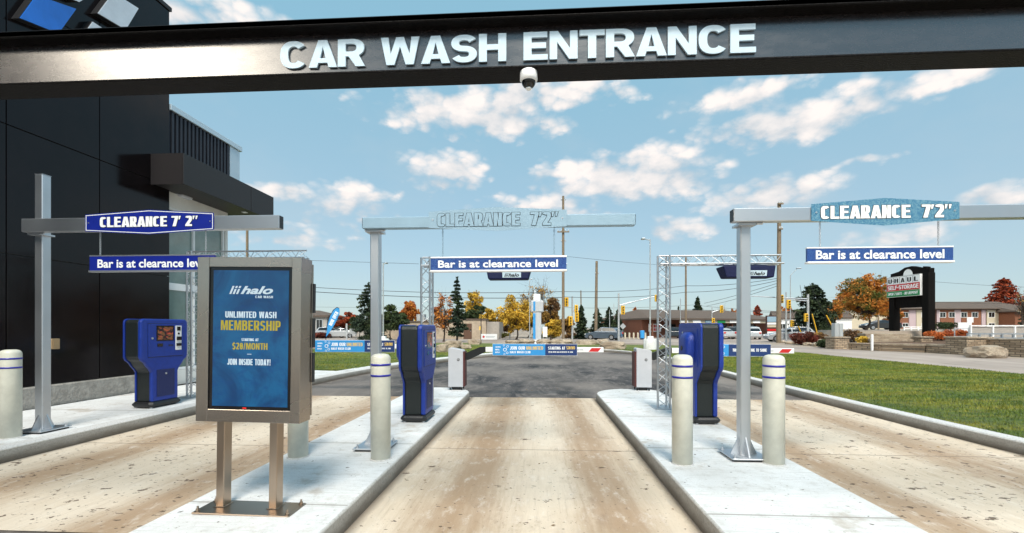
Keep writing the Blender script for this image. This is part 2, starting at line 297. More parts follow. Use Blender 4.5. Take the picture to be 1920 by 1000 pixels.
M['brick'] = mat('brown_brick', (.17,.065,.038), .85, var=.25, vscale=9); M['roof'] = mat('brown_shingle_roof', (.105,.078,.062), .9, var=.3, vscale=12, bump=.5, bscale=30)
M['beige'] = mat('beige_block_wall', (.38,.31,.235), .85, var=.2, vscale=1.5); M['door'] = mat('brown_door', (.10,.05,.03), .6); M['greywall'] = mat('grey_stucco', (.36,.33,.30), .85, var=.1)
M['orangebrick'] = mat('orange_brick', (.21,.082,.042), .85, var=.2, vscale=6); M['pinkpanel'] = mat('pale_pink_panel', (.46,.36,.38), .7); M['creampanel'] = mat('cream_panel', (.52,.46,.35), .7); M['darkbrick'] = mat('dark_brown_siding', (.075,.035,.025), .8)
M['blackwood'] = mat('black_stained_timber', (.005,.004,.0035), .85, bump=.5, spec=.15, bscale=10, stretch=(14,14,.6), var=.5, vscale=6)
M['plaque'] = mat('brass_box', (.42,.28,.15), .5, metal=.4)
M['mulch'] = mat('bark_mulch', (.10,.055,.03), .95, var=.5, vscale=4, bump=1, bscale=15)
# ---------------------------------------------------------------- mesh helpers
class MB:
    def __init__(s): s.v, s.f, s.mi, s.sm = [], [], [], []
    def add(s, vs, fs, mi=0, sm=False, mx=None):
        o = len(s.v)
        for p in vs: s.v.append(tuple(mx @ Vector(p)) if mx else tuple(p))
        for f in fs: s.f.append([i+o for i in f]); s.mi.append(mi); s.sm.append(sm)
        return s
    def box(s, x0, x1, y0, y1, z0, z1, mi=0, mx=None, bev=0):
        if bev:
            b = min(bev, (x1-x0)/2.01, (y1-y0)/2.01)
            pts = [(x0+b,y0),(x1-b,y0),(x1,y0+b),(x1,y1-b),(x1-b,y1),(x0+b,y1),(x0,y1-b),(x0,y0+b)]
            bz = min(b, (z1-z0)/2.01)
            rings = [([(x0+x1)/2+(p[0]-(x0+x1)/2)*(1-2*b/(x1-x0)), (y0+y1)/2+(p[1]-(y0+y1)/2)*(1-2*b/(y1-y0))], z0) for p in pts]
            allv = []
            for z, k in ((z0, 1), (z0+bz, 0), (z1-bz, 0), (z1, 1)):
                for p in pts:
                    if k: p = ((x0+x1)/2+(p[0]-(x0+x1)/2)*(1-1.4*b/(x1-x0)), (y0+y1)/2+(p[1]-(y0+y1)/2)*(1-1.4*b/(y1-y0)))
                    allv.append((p[0], p[1], z))
            fs = [[7-i for i in range(8)], [24+i for i in range(8)]]
            for r in range(3):
                for i in range(8): j = (i+1) % 8; fs.append([r*8+i, r*8+j, r*8+8+j, r*8+8+i])
            return s.add(allv, fs, mi, False, mx)
        v = [(x0,y0,z0),(x1,y0,z0),(x1,y1,z0),(x0,y1,z0),(x0,y0,z1),(x1,y0,z1),(x1,y1,z1),(x0,y1,z1)]
        return s.add(v, [(0,3,2,1),(4,5,6,7),(0,1,5,4),(1,2,6,5),(2,3,7,6),(3,0,4,7)], mi, False, mx)
    def rod(s, a, b, r0, r1=None, n=10, mi=0, mx=None, cap=True, sm=True):
        a, b = Vector(a), Vector(b); r1 = r0 if r1 is None else r1; d = (b-a)
        if d.length < 1e-6: return s
        q = d.to_track_quat('Z', 'Y').to_matrix(); vs = []
        for c, r in ((a, r0), (b, r1)):
            for i in range(n): t = 2*math.pi*i/n; vs.append(c+q @ Vector((math.cos(t)*r, math.sin(t)*r, 0)))
        s.add(vs, [(i, (i+1) % n, n+(i+1) % n, n+i) for i in range(n)], mi, sm, mx)
        if cap: s.add(vs, [tuple(range(n-1, -1, -1)), tuple(range(n, 2*n))], mi, False, mx)
        return s
    def lathe(s, prof, n=24, mi=0, mx=None, sm=True, cx=0, cy=0):
        vs = []
        for r, z in prof:
            for i in range(n): t = 2*math.pi*i/n; vs.append((cx+math.cos(t)*r, cy+math.sin(t)*r, z))
        fs = [(k*n+i, k*n+(i+1) % n, (k+1)*n+(i+1) % n, (k+1)*n+i) for k in range(len(prof)-1) for i in range(n)]
        return s.add(vs, fs, mi, sm, mx)
    def prism(s, poly, a, b, axis='y', mi=0, mx=None, taper=None):
        # polygon in the plane normal to axis: 'y' -> (x,z), 'x' -> (y,z), 'z' -> (x,y)
        n = len(poly); vs = []
        for t, k in ((a, 0), (b, 1)):
            pp = poly if (k == 0 or taper is None) else taper
            for p in pp:
                vs.append((p[0], t, p[1]) if axis == 'y' else (t, p[0], p[1]) if axis == 'x' else (p[0], p[1], t))
        fs = [list(range(n)), list(range(2*n-1, n-1, -1))]+[(i, n+i, n+(i+1) % n, (i+1) % n) for i in range(n)]
        return s.add(vs, fs, mi, False, mx)
    def quad(s, a, b, c, d, mi=0): return s.add([a, b, c, d], [(0, 1, 2, 3)], mi)
    def build(s, name, mats, parent=None, loc=(0, 0, 0), rot=(0, 0, 0), bevel=0, smooth_angle=None):
        me = bpy.data.meshes.new(name); me.from_pydata(s.v, [], s.f)
        for m in (mats if isinstance(mats, (list, tuple)) else [mats]): me.materials.append(M[m] if isinstance(m, str) else m)
        me.polygons.foreach_set('material_index', s.mi); me.polygons.foreach_set('use_smooth', s.sm)
        import bmesh
        bm = bmesh.new(); bm.from_mesh(me); bmesh.ops.recalc_face_normals(bm, faces=bm.faces); bm.to_mesh(me); bm.free()
        me.update(); o = bpy.data.objects.new(name, me); C.objects.link(o); o.location = loc; o.rotation_euler = rot
        if parent: o.parent = parent
        if bevel:
            b = o.modifiers.new('bevel', 'BEVEL'); b.width = bevel; b.segments = 2; b.limit_method = 'ANGLE'; b.angle_limit = R(40)
        return o

def sa(cx, cy, rx, ry, a0, a1, p=2.4, n=14):
    r = []
    for i in range(n+1):
        a = R(a0+(a1-a0)*i/n); c, d = math.cos(a), math.sin(a); r.append((cx+rx*math.copysign(abs(c)**(2/p), c), cy+ry*math.copysign(abs(d)**(2/p), d)))
    return r
def stroke(path, t, s):
    q = [path[0]]
    for pt in path[1:]:
        if abs(pt[0]-q[-1][0])+abs(pt[1]-q[-1][1]) > 1e-4: q.append(pt)
    L, Rr = [], []
    for i, pt in enumerate(q):
        a, b = q[max(0, i-1)], q[min(len(q)-1, i+1)]; dx, dy = b[0]-a[0], b[1]-a[1]; l = math.hypot(dx, dy); nx, ny = -dy/l, dx/l
        L.append((pt[0]+nx*t/2, pt[1]+ny*s/2)); Rr.append((pt[0]-nx*t/2, pt[1]-ny*s/2))
    return L+Rr[::-1]
def glyph(ch, t, s, k, p):
    """heavy sans capitals, one unit tall; returns advance and closed contours"""
    W_ = dict(C=.82, A=.86, R=.80, W=1.15, S=.76, H=.80, E=.70, N=.80, T=.72, L=.66, B=.78, D=.80, G=.84, I=0, J=.62, K=.82, M=.96, O=.86, P=.74, U=.80, Y=.80, F=.66, V=.82)
    if ch == ' ': return .34*k+.05, []
    if ch in W_:
        w = max(W_[ch]*k, t*(3.6 if ch in 'WM' else 2.75 if ch == 'A' else 2.25)) if ch != 'I' else t
    else: w = max(.68*k, t*2.2)
    m = .5+s*.1; ry = (1-s)/4; cx = w/2
    if ch == 'I': return w, [[(0,0),(w,0),(w,1),(0,1)]]
    if ch == 'L': return w, [[(0,0),(w,0),(w,s),(t,s),(t,1),(0,1)]]
    if ch == 'T': return w, [[(cx-t/2,0),(cx+t/2,0),(cx+t/2,1-s),(w,1-s),(w,1),(0,1),(0,1-s),(cx-t/2,1-s)]]
    if ch == 'E': return w, [[(0,0),(w,0),(w,s),(t,s),(t,m-s/2),(w*.93,m-s/2),(w*.93,m+s/2),(t,m+s/2),(t,1-s),(w*.98,1-s),(w*.98,1),(0,1)]]
    if ch == 'F': return w, [[(0,0),(t,0),(t,m-s/2),(w*.9,m-s/2),(w*.9,m+s/2),(t,m+s/2),(t,1-s),(w,1-s),(w,1),(0,1)]]
    if ch == 'H': return w, [[(0,0),(t,0),(t,m-s/2),(w-t,m-s/2),(w-t,0),(w,0),(w,1),(w-t,1),(w-t,m+s/2),(t,m+s/2),(t,1),(0,1)]]
    if ch == 'N': return w, [[(0,0),(t*.92,0),(t*.92,.62),(w-t*1.02,0),(w,0),(w,1),(w-t*.92,1),(w-t*.92,.38),(t*1.02,1),(0,1)]]
    if ch == 'M':
        u = t*.85; return w, [[(0,0),(u,0),(u,.72),(cx-t*.36,0),(cx+t*.36,0),(w-u,.72),(w-u,0),(w,0),(w,1),(w-t*1.25,1),(cx,.36),(t*1.25,1),(0,1)]]
    if ch == 'W':
        q = w*.25; u = t*.98; return w, [[(q-u*.52,0),(q+u*.52,0),(cx,.66),(w-q-u*.52,0),(w-q+u*.52,0),(w,1),(w-u,1),(w-q-u*.02,.38),(cx+u*.5,1),(cx-u*.5,1),(q+u*.02,.38),(u,1),(0,1)]]
    if ch == 'V': return w, [[(cx-t*.55,0),(cx+t*.55,0),(w,1),(w-t*1.05,1),(cx,.32),(t*1.05,1),(0,1)]]
    if ch == 'A':
        y0, y1 = .17, .17+s*.85; f = lambda y: cx-(cx-t*1.08)*(1-y/.80) if True else 0
        fi = lambda y: t*1.08+(cx-t*1.08)*min(1, y/.76)
        return w, [[(0,0),(t*1.06,0),(fi(y0)-.0,y0),(w-fi(y0),y0),(w-t*1.06,0),(w,0),(cx+t*.58,1),(cx-t*.58,1)], [(fi(y1)+.012,y1),(cx,.76),(w-fi(y1)-.012,y1)]]
    if ch == 'Y': return w, [[(cx-t/2,0),(cx+t/2,0),(cx+t/2,.40),(w,1),(w-t*1.1,1),(cx,.62),(t*1.1,1),(0,1),(cx-t/2,.40)]]
    if ch == 'K': return w, [[(0,0),(t,0),(t,.32),(t*1.25,.40),(w-t*1.2,0),(w,0),(t*2.0,.58) if t*2 < w*.75 else (w*.7,.55),(w-.02,1),(w-t*1.25,1),(t,.58),(t,1),(0,1)]]
    if ch in 'O0': return w, [sa(cx,.5,cx,.5,0,352,p,30), sa(cx,.5,cx-t,.5-s*.95,0,352,p,30)]
    if ch == 'D': return w, [[(0,0)]+sa(w*.42,.5,w*.58,.5,-90,90,p,18)+[(0,1)], [(t,s)]+sa(w*.42,.5,w*.58-t,.5-s,-90,90,p,18)+[(t,1-s)]]
    if ch == 'P': return w, [[(0,0),(t,0),(t,.36)]+sa(w*.5,.68,w*.5,.32,-90,90,p,14)+[(0,1)], [(t,.36+s*.9)]+sa(w*.5,.68,max(.02,w*.5-t),.32-s*.9,-90,90,p,12)+[(t,1-s*.9)]]
    if ch == 'R': return w, [[(0,0),(t,0),(t,.37),(w*.40,.37),(w-t*1.08,0),(w+.02,0),(w*.80,.40)]+sa(w*.5,.69,w*.5,.31,-52,90,p,14)+[(0,1)], [(t,.38+s*.85)]+sa(w*.5,.69,max(.02,w*.5-t),.31-s*.85,-90,90,p,12)+[(t,1-s*.85)]]
    if ch == 'B': return w, [[(0,0)]+sa(w*.5,.28,w*.5,.28,-90,62,p,14)+sa(w*.48,.75,w*.48,.25,-58,90,p,14)+[(0,1)], [(t,s*.9)]+sa(w*.5,.28,max(.02,w*.5-t),.27-s*.8,-90,90,p,12)+[(t,.54-s*.72)], [(t,.54+s*.22)]+sa(w*.48,.76,max(.02,w*.48-t),.23-s*.85,-90,90,p,12)+[(t,1-s*.9)]]
    if ch == '8': return w, [sa(cx,.5,cx,.5,0,352,p,30), sa(cx,.285,cx-t,max(.03,.25-s*.8),0,345,p,18), sa(cx,.745,cx-t,max(.03,.22-s*.8),0,345,p,18)]
    if ch == 'C': return w, [sa(cx,.5,cx,.5,38,322,p,26)+sa(cx,.5,cx-t,.5-s,318,42,p,26)]
    if ch == 'G': return w, [sa(cx,.5,cx,.5,42,318,p,26)+[(w,.12),(w,.54),(w*.54,.54),(w*.54,.54-s*.85),(w-t,.54-s*.85)]+sa(cx,.5,cx-t,.5-s,322,46,p,24)]
    if ch == 'U': return w, [stroke([(t/2,1),(t/2,.6)]+sa(cx,.36,(w-t)/2,.36-s/2,180,360,p,18)+[(w-t/2,.6),(w-t/2,1)],t,s)]
    if ch == 'J': return w, [stroke([(w-t/2,1),(w-t/2,.6)]+sa(cx,.34,(w-t)/2,.34-s/2,0,-170,p,16),t,s)]
    if ch in 'S$':
        pth = sa(cx,1-s/2-ry,(w-t)/2,ry,22,270,2.2,18)+sa(cx,s/2+ry,(w-t)/2,ry,90,-158,2.2,18)[1:]
        c = [stroke(pth,t,s)]
        if ch == '$': c += [[(cx-t*.3,1.001),(cx+t*.3,1.001),(cx+t*.3,1.1),(cx-t*.3,1.1)], [(cx-t*.3,-.1),(cx+t*.3,-.1),(cx+t*.3,-.001),(cx-t*.3,-.001)]]
        return w, c
    if ch == '2':
        ry2 = .28; a = sa(cx,1-ry2,w/2,ry2,165,-40,p,18); b = sa(cx,1-ry2,w/2-t,ry2-s,-40,165,p,18)
        return w, [a+[(t*1.25,s*1.05),(w,s*1.05),(w,0),(0,0),(0,s*.9)]+b]
    if ch == '7': return w, [[(t*.35,0),(t*1.45,0),(w,1-s),(w,1),(0,1),(0,1-s),(w-t*1.05,1-s)]]
    if ch == "'": return t*.8, [[(t*.05,.66),(t*.40,.66),(t*.8,1),(t*.1,1)]]
    if ch == '"': return t*1.8, [[(t*.05,.66),(t*.35,.66),(t*.75,1),(t*.05,1)], [(t*1.05,.66),(t*1.35,.66),(t*1.75,1),(t*1.05,1)]]
    if ch == '.': return t*.8, [[(0,0),(t*.8,0),(t*.8,s),(0,s)]]
    if ch == '-': return w*.6, [[(0,.38),(w*.6,.38),(w*.6,.38+s),(0,.38+s)]]
    if ch == '/': return w*.6, [[(0,-.03),(t*.6,-.03),(w*.6,1.03),(w*.6-t*.6,1.03)]]
    if ch == '!': return t, [[(t*.2,.3),(t*.8,.3),(t,1),(0,1)], [(.08*t,0),(.92*t,0),(.92*t,.2),(.08*t,.2)]]
    return None
STY = dict(grot=(.235, .195, 1.0, 2.4, .055), imp=(.235, .17, .60, 3.4, .05), cond=(.165, .135, .58, 3.0, .075), thin=(.12, .11, .62, 2.8, .09))
def text_geo(body, bold=0.0, shear=0.0, space=1.0, ext=0.0, style=None):
    up = style or ('cond' if body.upper() == body else None); out = []
    if up:
        t, s, k, p, gap = STY[up]; x = 0
        for ch in body:
            g = glyph(ch, t, s, k, p)
            if g is None: out = None; break
            for c in (g[1][:1] if bold >= 1 and ch in 'AR' else g[1]): out.append([(q[0]+x+q[1]*shear, q[1]) for q in c])
            x += g[0]+gap*(.55 if ch in 'AT7' else 1)
    if up and out:
        cu = bpy.data.curves.new('t', 'CURVE'); cu.dimensions = '2D'; cu.fill_mode = 'BOTH'; cu.offset = bold if bold > .02 and style == 'out' else 0; cu.extrude = ext
        for c in out:
            sp = cu.splines.new('POLY'); sp.points.add(len(c)-1); sp.use_cyclic_u = True
            for i, q in enumerate(c): sp.points[i].co = (q[0], q[1], 0, 1)
    else:
        cu = bpy.data.curves.new('t', 'FONT'); cu.body = body; cu.shear = shear; cu.space_character = space; cu.extrude = ext; cu.resolution_u = 3; cu.align_x = 'CENTER'; cu.offset = bold
        cu.fill_mode = 'BOTH'
    if up and out and bold >= 1: cu.offset = bold-1
    o = bpy.data.objects.new('t', cu); C.objects.link(o); dg = bpy.context.evaluated_depsgraph_get(); me = bpy.data.meshes.new_from_object(o.evaluated_get(dg))
    vs = [tuple(v.co) for v in me.vertices]; fs = [tuple(p.vertices) for p in me.polygons]
    C.objects.unlink(o); bpy.data.objects.remove(o); bpy.data.curves.remove(cu); bpy.data.meshes.remove(me)
    return vs, fs
def tx(mb, body, x0, x1, z0, z1, y, mi=0, bold=.0, shear=0, space=1.0, depth=.002, mx=None, outline=None, omi=0, style=None):
    """letters standing in the local XZ plane, readable from -Y, fitted to a box"""
    base, _ = text_geo(body, bold, shear, space, 0, style); xs = [v[0] for v in base]; ys = [v[1] for v in base]
    lx, hx, ly, hy = min(xs), max(xs), min(ys), max(ys); sx = (x1-x0)/(hx-lx); sz = (z1-z0)/(hy-ly)
    def put(vs, fs, yy, mi, dep):
        P = [((v[0]-lx)*sx+x0, yy-(v[2] > 0)*dep if True else 0, (v[1]-ly)*sz+z0) for v in vs]; mb.add(P, fs, mi, False, mx)
    if outline:
        vs, fs = text_geo(body, (1+outline) if style else bold+outline, shear, space, .01, style); put(vs, fs, y, omi, depth*.5)
    vs, fs = text_geo(body, bold, shear, space, .01, style); put(vs, fs, y-(depth*.5 if outline else 0), mi, depth)

def tag(o, label=None, cat=None, group=None, kind=None):
    if label: o['label'] = label
    if cat: o['category'] = cat
    if group: o['group'] = group
    if kind: o['kind'] = kind
    return o
def thing(name, label, cat, loc=(0, 0, 0), rz=0, group=None):
    o = bpy.data.objects.new(name, None); C.objects.link(o); o.location = loc; o.rotation_euler = (0, 0, rz); o.empty_display_size = .2
    return tag(o, label, cat, group)
def copy_tree(o, parent=None):
    c = o.copy(); C.objects.link(c)
    if parent: c.parent = parent
    for ch in [x for x in C.objects if x.parent == o]: copy_tree(ch, c)
    return c
def dup(o, loc, rz, label, sc=None, group=None):
    c = copy_tree(o); c.location = loc; c.rotation_euler = (0, 0, rz); c['label'] = label
    if group: c['group'] = group
    if sc: c.scale = sc
    return c
def numpy_mesh(name, verts, nper, mt):
    me = bpy.data.meshes.new(name); n = len(verts)//nper
    me.vertices.add(len(verts)); me.vertices.foreach_set('co', verts.astype(np.float32).ravel())
    me.loops.add(len(verts)); me.loops.foreach_set('vertex_index', np.arange(len(verts), dtype=np.int32))
    me.polygons.add(n); me.polygons.foreach_set('loop_start', np.arange(0, len(verts), nper, dtype=np.int32)); me.polygons.foreach_set('loop_total', np.full(n, nper, dtype=np.int32))
    me.update(); me.validate(); me.materials.append(mt); return me

# ================================================================ SETTING
def sheet(name, poly, z, mt, thick=0, wallm=None):
    b = MB(); n = len(poly); b.add([(p[0], p[1], z) for p in poly], [list(range(n))], 0)
    if thick:
        vs = [(p[0], p[1], z) for p in poly]+[(p[0], p[1], z-thick) for p in poly]
        b.add(vs, [(i, (i+1) % n, n+(i+1) % n, n+i) for i in range(n)], 1 if wallm else 0)
    return tag(b.build(name, [mt]+([wallm] if wallm else [])), kind='structure')
sheet('ground', [(-900,-60),(900,-60),(900,1500),(-900,1500)], -.012, 'ground')
sheet('asphalt_drive', [(-14,-8),(-14,4),(-8,3.02),(8,3.02),(12,-8)], -.008, 'asphalt')
LK = [(-5.88,-2),(-5.88,9),(-5.8,12),(-5.35,15),(-4.4,18),(-2.9,21.5),(-1.2,24.5),(.5,27),(2.0,28.4),(3.5,28.3),(4.8,26.6),(5.7,23.5),(5.9,20),(5.75,16),(5.6,12),(5.6,7),(5.75,4),(5.95,1),(6.1,-2)]
def smooth(pts, k=2):
    for _ in range(k):
        q = [pts[0]]
        for a, b in zip(pts, pts[1:]): q += [(a[0]*.75+b[0]*.25, a[1]*.75+b[1]*.25), (a[0]*.25+b[0]*.75, a[1]*.25+b[1]*.75)]
        pts = q+[pts[-1]]
    return pts
LKS = smooth(LK)
sheet('driveway', [p for p in LKS if p[1] > 9.30]+[(5.6,9.30),(-5.88,9.30)], -.004, 'asphalt')
sheet('wash_lanes', [(-5.87,3.0),(5.8,3.0),(5.62,9.34),(-5.86,9.34)], 0, 'lane')
sheet('lane_start', [(-1.5,-2),(6.0,-2),(5.8,3.0),(-1.5,3.0)], 0, 'lane')
def ribbon(name, pts, w, h, mt, z0=0, lip=.02, kind='structure', side=1):
    b = MB(); prof = [(0, -.02), (-.012, h-lip), (-.012-lip, h), (-w, h), (-w, -.02)]
    rings = []
    for i, p in enumerate(pts):
        a = Vector(pts[max(0, i-1)]); c = Vector(pts[min(len(pts)-1, i+1)]); t = (c-a).normalized(); nrm = Vector((t.y, -t.x))*side
        rings.append([(p[0]+nrm.x*q[0], p[1]+nrm.y*q[0], z0+q[1]) for q in prof])
    m = len(prof)
    for i in range(len(rings)-1):
        b.add(rings[i]+rings[i+1], [(k, k+1, m+k+1, m+k) for k in range(m-1)], 0)
    b.add(rings[0], [list(range(m))]); b.add(rings[-1], [list(range(m))])
    return tag(b.build(name, [mt]), kind=kind)
# kerb runs round the drive: outside of the drive is to the left of travel up the left side
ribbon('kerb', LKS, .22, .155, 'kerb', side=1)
# left pavement (concrete) and lawns
def off(pts, d):
    r = []
    for i, p in enumerate(pts):
        a = Vector(pts[max(0, i-1)]); c = Vector(pts[min(len(pts)-1, i+1)]); t = (c-a).normalized(); r.append((p[0]-t.y*d, p[1]+t.x*d))
    return r
lo = off(LKS, .21)
left = [p for p in lo[:len(lo)//2] if p[1] < 13.6]
sheet('pavement', left+[(-7.6,13.6),(-9.2,12.6),(-30,12.6),(-30,11.4),(-8.28,11.4),(-8.28,-2)], .15, 'island')
half = len(lo)//2
lawnl = [p for p in off(LKS, .5)[:half] if p[1] > 13.9]
turf_l = [(-7.2,13.9)]+lawnl+[(1.5,30.2),(1.0,37),(-6,38.5),(-24,40),(-42,44),(-45,12.9),(-9.0,12.9)]
sheet('lawn', turf_l, .135, 'turf', .16)
band = [p for p in off(LKS, .2)[:half] if p[1] > 13.4]; band2 = [p for p in off(LKS, .62)[:half] if p[1] > 13.2]
sheet('kerb_path', band+band2[::-1], .146, 'island', .1)
rl = [p for p in off(LKS, .21)[half:] if p[1] < 27.6]
turf_r = rl+[(13.6,-2),(14.2,12),(14.3,24),(13.5,31),(10,35),(4,36.5),(1.0,37),(1.5,30.2),(3.0,28.9)]
sheet('lawn', turf_r, .137, 'turf', .16)
sheet('road', [(14.45,-10),(22.8,-10),(23.4,24),(21.2,31),(20.5,45),(60,46),(300,60),(300,75),(30,62),(21,160),(15.5,160),(14.6,62),(-200,66),(-200,50),(-20,45.5),(9,44),(13.4,39),(14.5,31)], -.006, 'road')
sheet('parking_lot', [(16,64),(80,64),(120,110),(16,105)], -.003, 'road')
# raised ground behind the terrace wall on the right
def plateau():
    E = [(2060, 33), (1800, 34.5), (1745, 35.0), (1638, 35.0), (1600, 36), (1560, 47), (1520, 56), (1500, 75), (1490, 120), (1490, 220)]
    edge = [tuple(D(u, d))[:2] for u, d in E]; inner = [tuple(D(u+2, d+(.6 if d < 40 else 3)))[:2] for u, d in E]; b = MB(); n = len(edge); top = 1.22
    for i in range(n-1): b.add([(*edge[i], -.02), (*edge[i+1], -.02), (*inner[i+1], top), (*inner[i], top)], [(0,1,2,3)], 0)
    b.add([(*p, top) for p in inner]+[(500,260,top),(500,20,top)], [list(range(n+2))], 0)
    tag(b.build('terrain', ['ground']), kind='structure')
    # mulched beds between the low wall and the raised ground
    F = [(1478, 42), (1500, 39), (1560, 32.5), (1590, 31.0), (1650, 28.9), (1735, 27.2), (1812, 25.3), (1860, 24.6), (2060, 22.6)]; Bk = [(2060, 33.2), (1800, 34.7), (1745, 35.2), (1638, 35.2), (1600, 36.2), (1560, 47.2), (1520, 56.2)]
    b = MB(); pts = [tuple(D(u, d, .06 if u < 1570 else .38)) for u, d in F]+[tuple(D(u, d, .55 if u > 1590 else .2)) for u, d in Bk]
    c = D(1680, 32, .5); n = len(pts); b.add(pts+[tuple(c)], [(i, (i+1) % n, n) for i in range(n)]); tag(b.build('garden_bed', ['mulch']), kind='structure')
plateau()
# grass blades
def blades(name, poly, y0, y1, dens, h, seed, z=.135):
    rng = np.random.default_rng(seed); P = np.array(poly); x0, x1 = P[:,0].min(), P[:,0].max()
    n = int(dens); x = rng.uniform(x0, x1, n); u = rng.uniform(0, 1, n); y = y0+(y1-y0)*u**1.4
    ins = np.zeros(n, bool); j = len(P)-1
    for i in range(len(P)):
        c = ((P[i,1] > y) != (P[j,1] > y)); xi = (P[j,0]-P[i,0])*(y-P[i,1])/(P[j,1]-P[i,1]+1e-9)+P[i,0]; ins ^= c & (x < xi); j = i
    x, y = x[ins], y[ins]; n = len(x); a = rng.uniform(0, 6.28, n); sc = .6+.12*np.maximum(0, y-4)**.8; w = .007*sc; hh = h*rng.uniform(.5, 1.25, n)*(.8+.2*np.sin(x*1.7+y*.9))
    lx = rng.normal(0, .35, n)*hh; ly = rng.normal(0, .35, n)*hh
    v = np.zeros((n, 3, 3)); v[:,0] = np.c_[x-np.cos(a)*w, y-np.sin(a)*w, np.full(n, z)]; v[:,1] = np.c_[x+np.cos(a)*w, y+np.sin(a)*w, np.full(n, z)]; v[:,2] = np.c_[x+lx, y+ly, z+hh]
    o = bpy.data.objects.new(name, numpy_mesh(name, v.reshape(-1, 3), 3, M['blade'])); C.objects.link(o); tag(o, kind='stuff'); return o
tag(blades('grass', turf_r, 1.5, 27, 260000, .05, 3), 'mown green grass on the strip between lane and road', 'grass')
tag(blades('grass', turf_l, 13, 32, 160000, .055, 4), 'mown green grass on the lawn behind the left barrier', 'grass')

def island(xa, xb, y0, y1, r1, r2):
    pts = []
    def arc(cx, cy, r, a0, a1, n=8): return [(cx+r*math.cos(R(a0+(a1-a0)*i/n)), cy+r*math.sin(R(a0+(a1-a0)*i/n))) for i in range(n+1)]
    pts = [(xa, y0), (xb, y0)]+arc(xb-r2, y1-r2, r2, 0, 90)+arc(xa+r1, y1-r1, r1, 90, 180)
    b = MB(); n = len(pts); inner = []; cx = (xa+xb)/2
    def shrink(p, d):
        dx = -1 if p[0] > cx else 1; q = Vector((p[0], p[1])); c = Vector((min(max(p[0], xa+r1), xb-r2), min(p[1], y1-max(r1, r2))))
        v = q-c
        return (q-v.normalized()*d) if v.length > 1e-4 else q
    H = .15
    rings = [[(p[0], p[1], -.02) for p in pts], [(*shrink(p, .012), H-.015) for p in pts], [(*shrink(p, .028), H) for p in pts]]
    vs = sum(rings, [])
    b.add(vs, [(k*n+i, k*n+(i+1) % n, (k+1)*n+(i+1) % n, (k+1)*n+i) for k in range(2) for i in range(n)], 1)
    b.add(rings[2], [list(range(n))], 0)
    return tag(b.build('traffic_island', ['island', 'kerb']), kind='structure')
island(-2.69, -1.40, -1, 9.75, .35, .75)
island(1.20, 2.58, -1, 9.75, .8, .35)
def PL(u, v, Y):
    d = ray(u, v); t = Y/d.y; return d.x*t, CAMZ+d.z*t
def PX(u, Y): return PL(u, HOR, Y)[0]
def PZ(u, v, Y): return PL(u, v, Y)[1]
def WX(u, v, X):                          # on a plane of constant X: returns Y, z
    d = ray(u, v); t = X/d.x; return d.y*t, CAMZ+d.z*t

# ================================================================ ENTRANCE BEAM
def entrance_beam():
    t = thing('entrance_beam', 'glossy black steel overhead beam with white letters reading CAR WASH ENTRANCE', 'overhead beam', (0, 2.27, 0))
    b = MB(); b.box(-6.8, 6.6, -.006, .006, 2.812, 3.05); b.build('web', 'beam', t)
    b = MB(); b.box(-6.8, 6.6, -.072, .072, 3.051, 3.09, bev=.006); b.box(-6.8, 6.6, -.072, -.050, 3.060, 3.084)
    b.box(-6.8, 6.6, -.072, .072, 2.80, 2.811, bev=.003); b.build('flange', 'beamflange', t)
    for x in (-6.66, 6.46):
        b = MB(); b.box(x-.12, x+.12, -.07, .07, 0, 2.799, bev=.01); b.box(x-.2, x+.2, -.2, .2, 0, .02); b.build('post', 'beamflange', t)
    b = MB(); x0, x1 = PX(525, 2.25), PX(1418, 2.25)
    tx(b, 'CAR WASH ENTRANCE', x0, x1, 2.868, 3.012, -.008, 0, depth=.010, style='grot')
    b.build('lettering', 'letter', t)
    c = thing('security_camera', 'white dome security camera under the black entrance beam', 'camera', (PX(991, 2.20), 2.235, 2.80))
    b = MB(); b.lathe([(0, 0), (.036, 0), (.044, -.006), (.045, -.045), (.040, -.052), (.034, -.056)], 28); b.build('housing', 'white', c)
    b = MB(); b.lathe([(.036, -.053), (.034, -.066), (.026, -.078), (.013, -.086), (0, -.089)], 28); b.build('dome', 'blackgloss', c)
    b = MB(); b.lathe([(.013, -.084), (.016, -.088), (.012, -.093), (0, -.094)], 18); b.build('lens_ring', 'white', c)
entrance_beam()

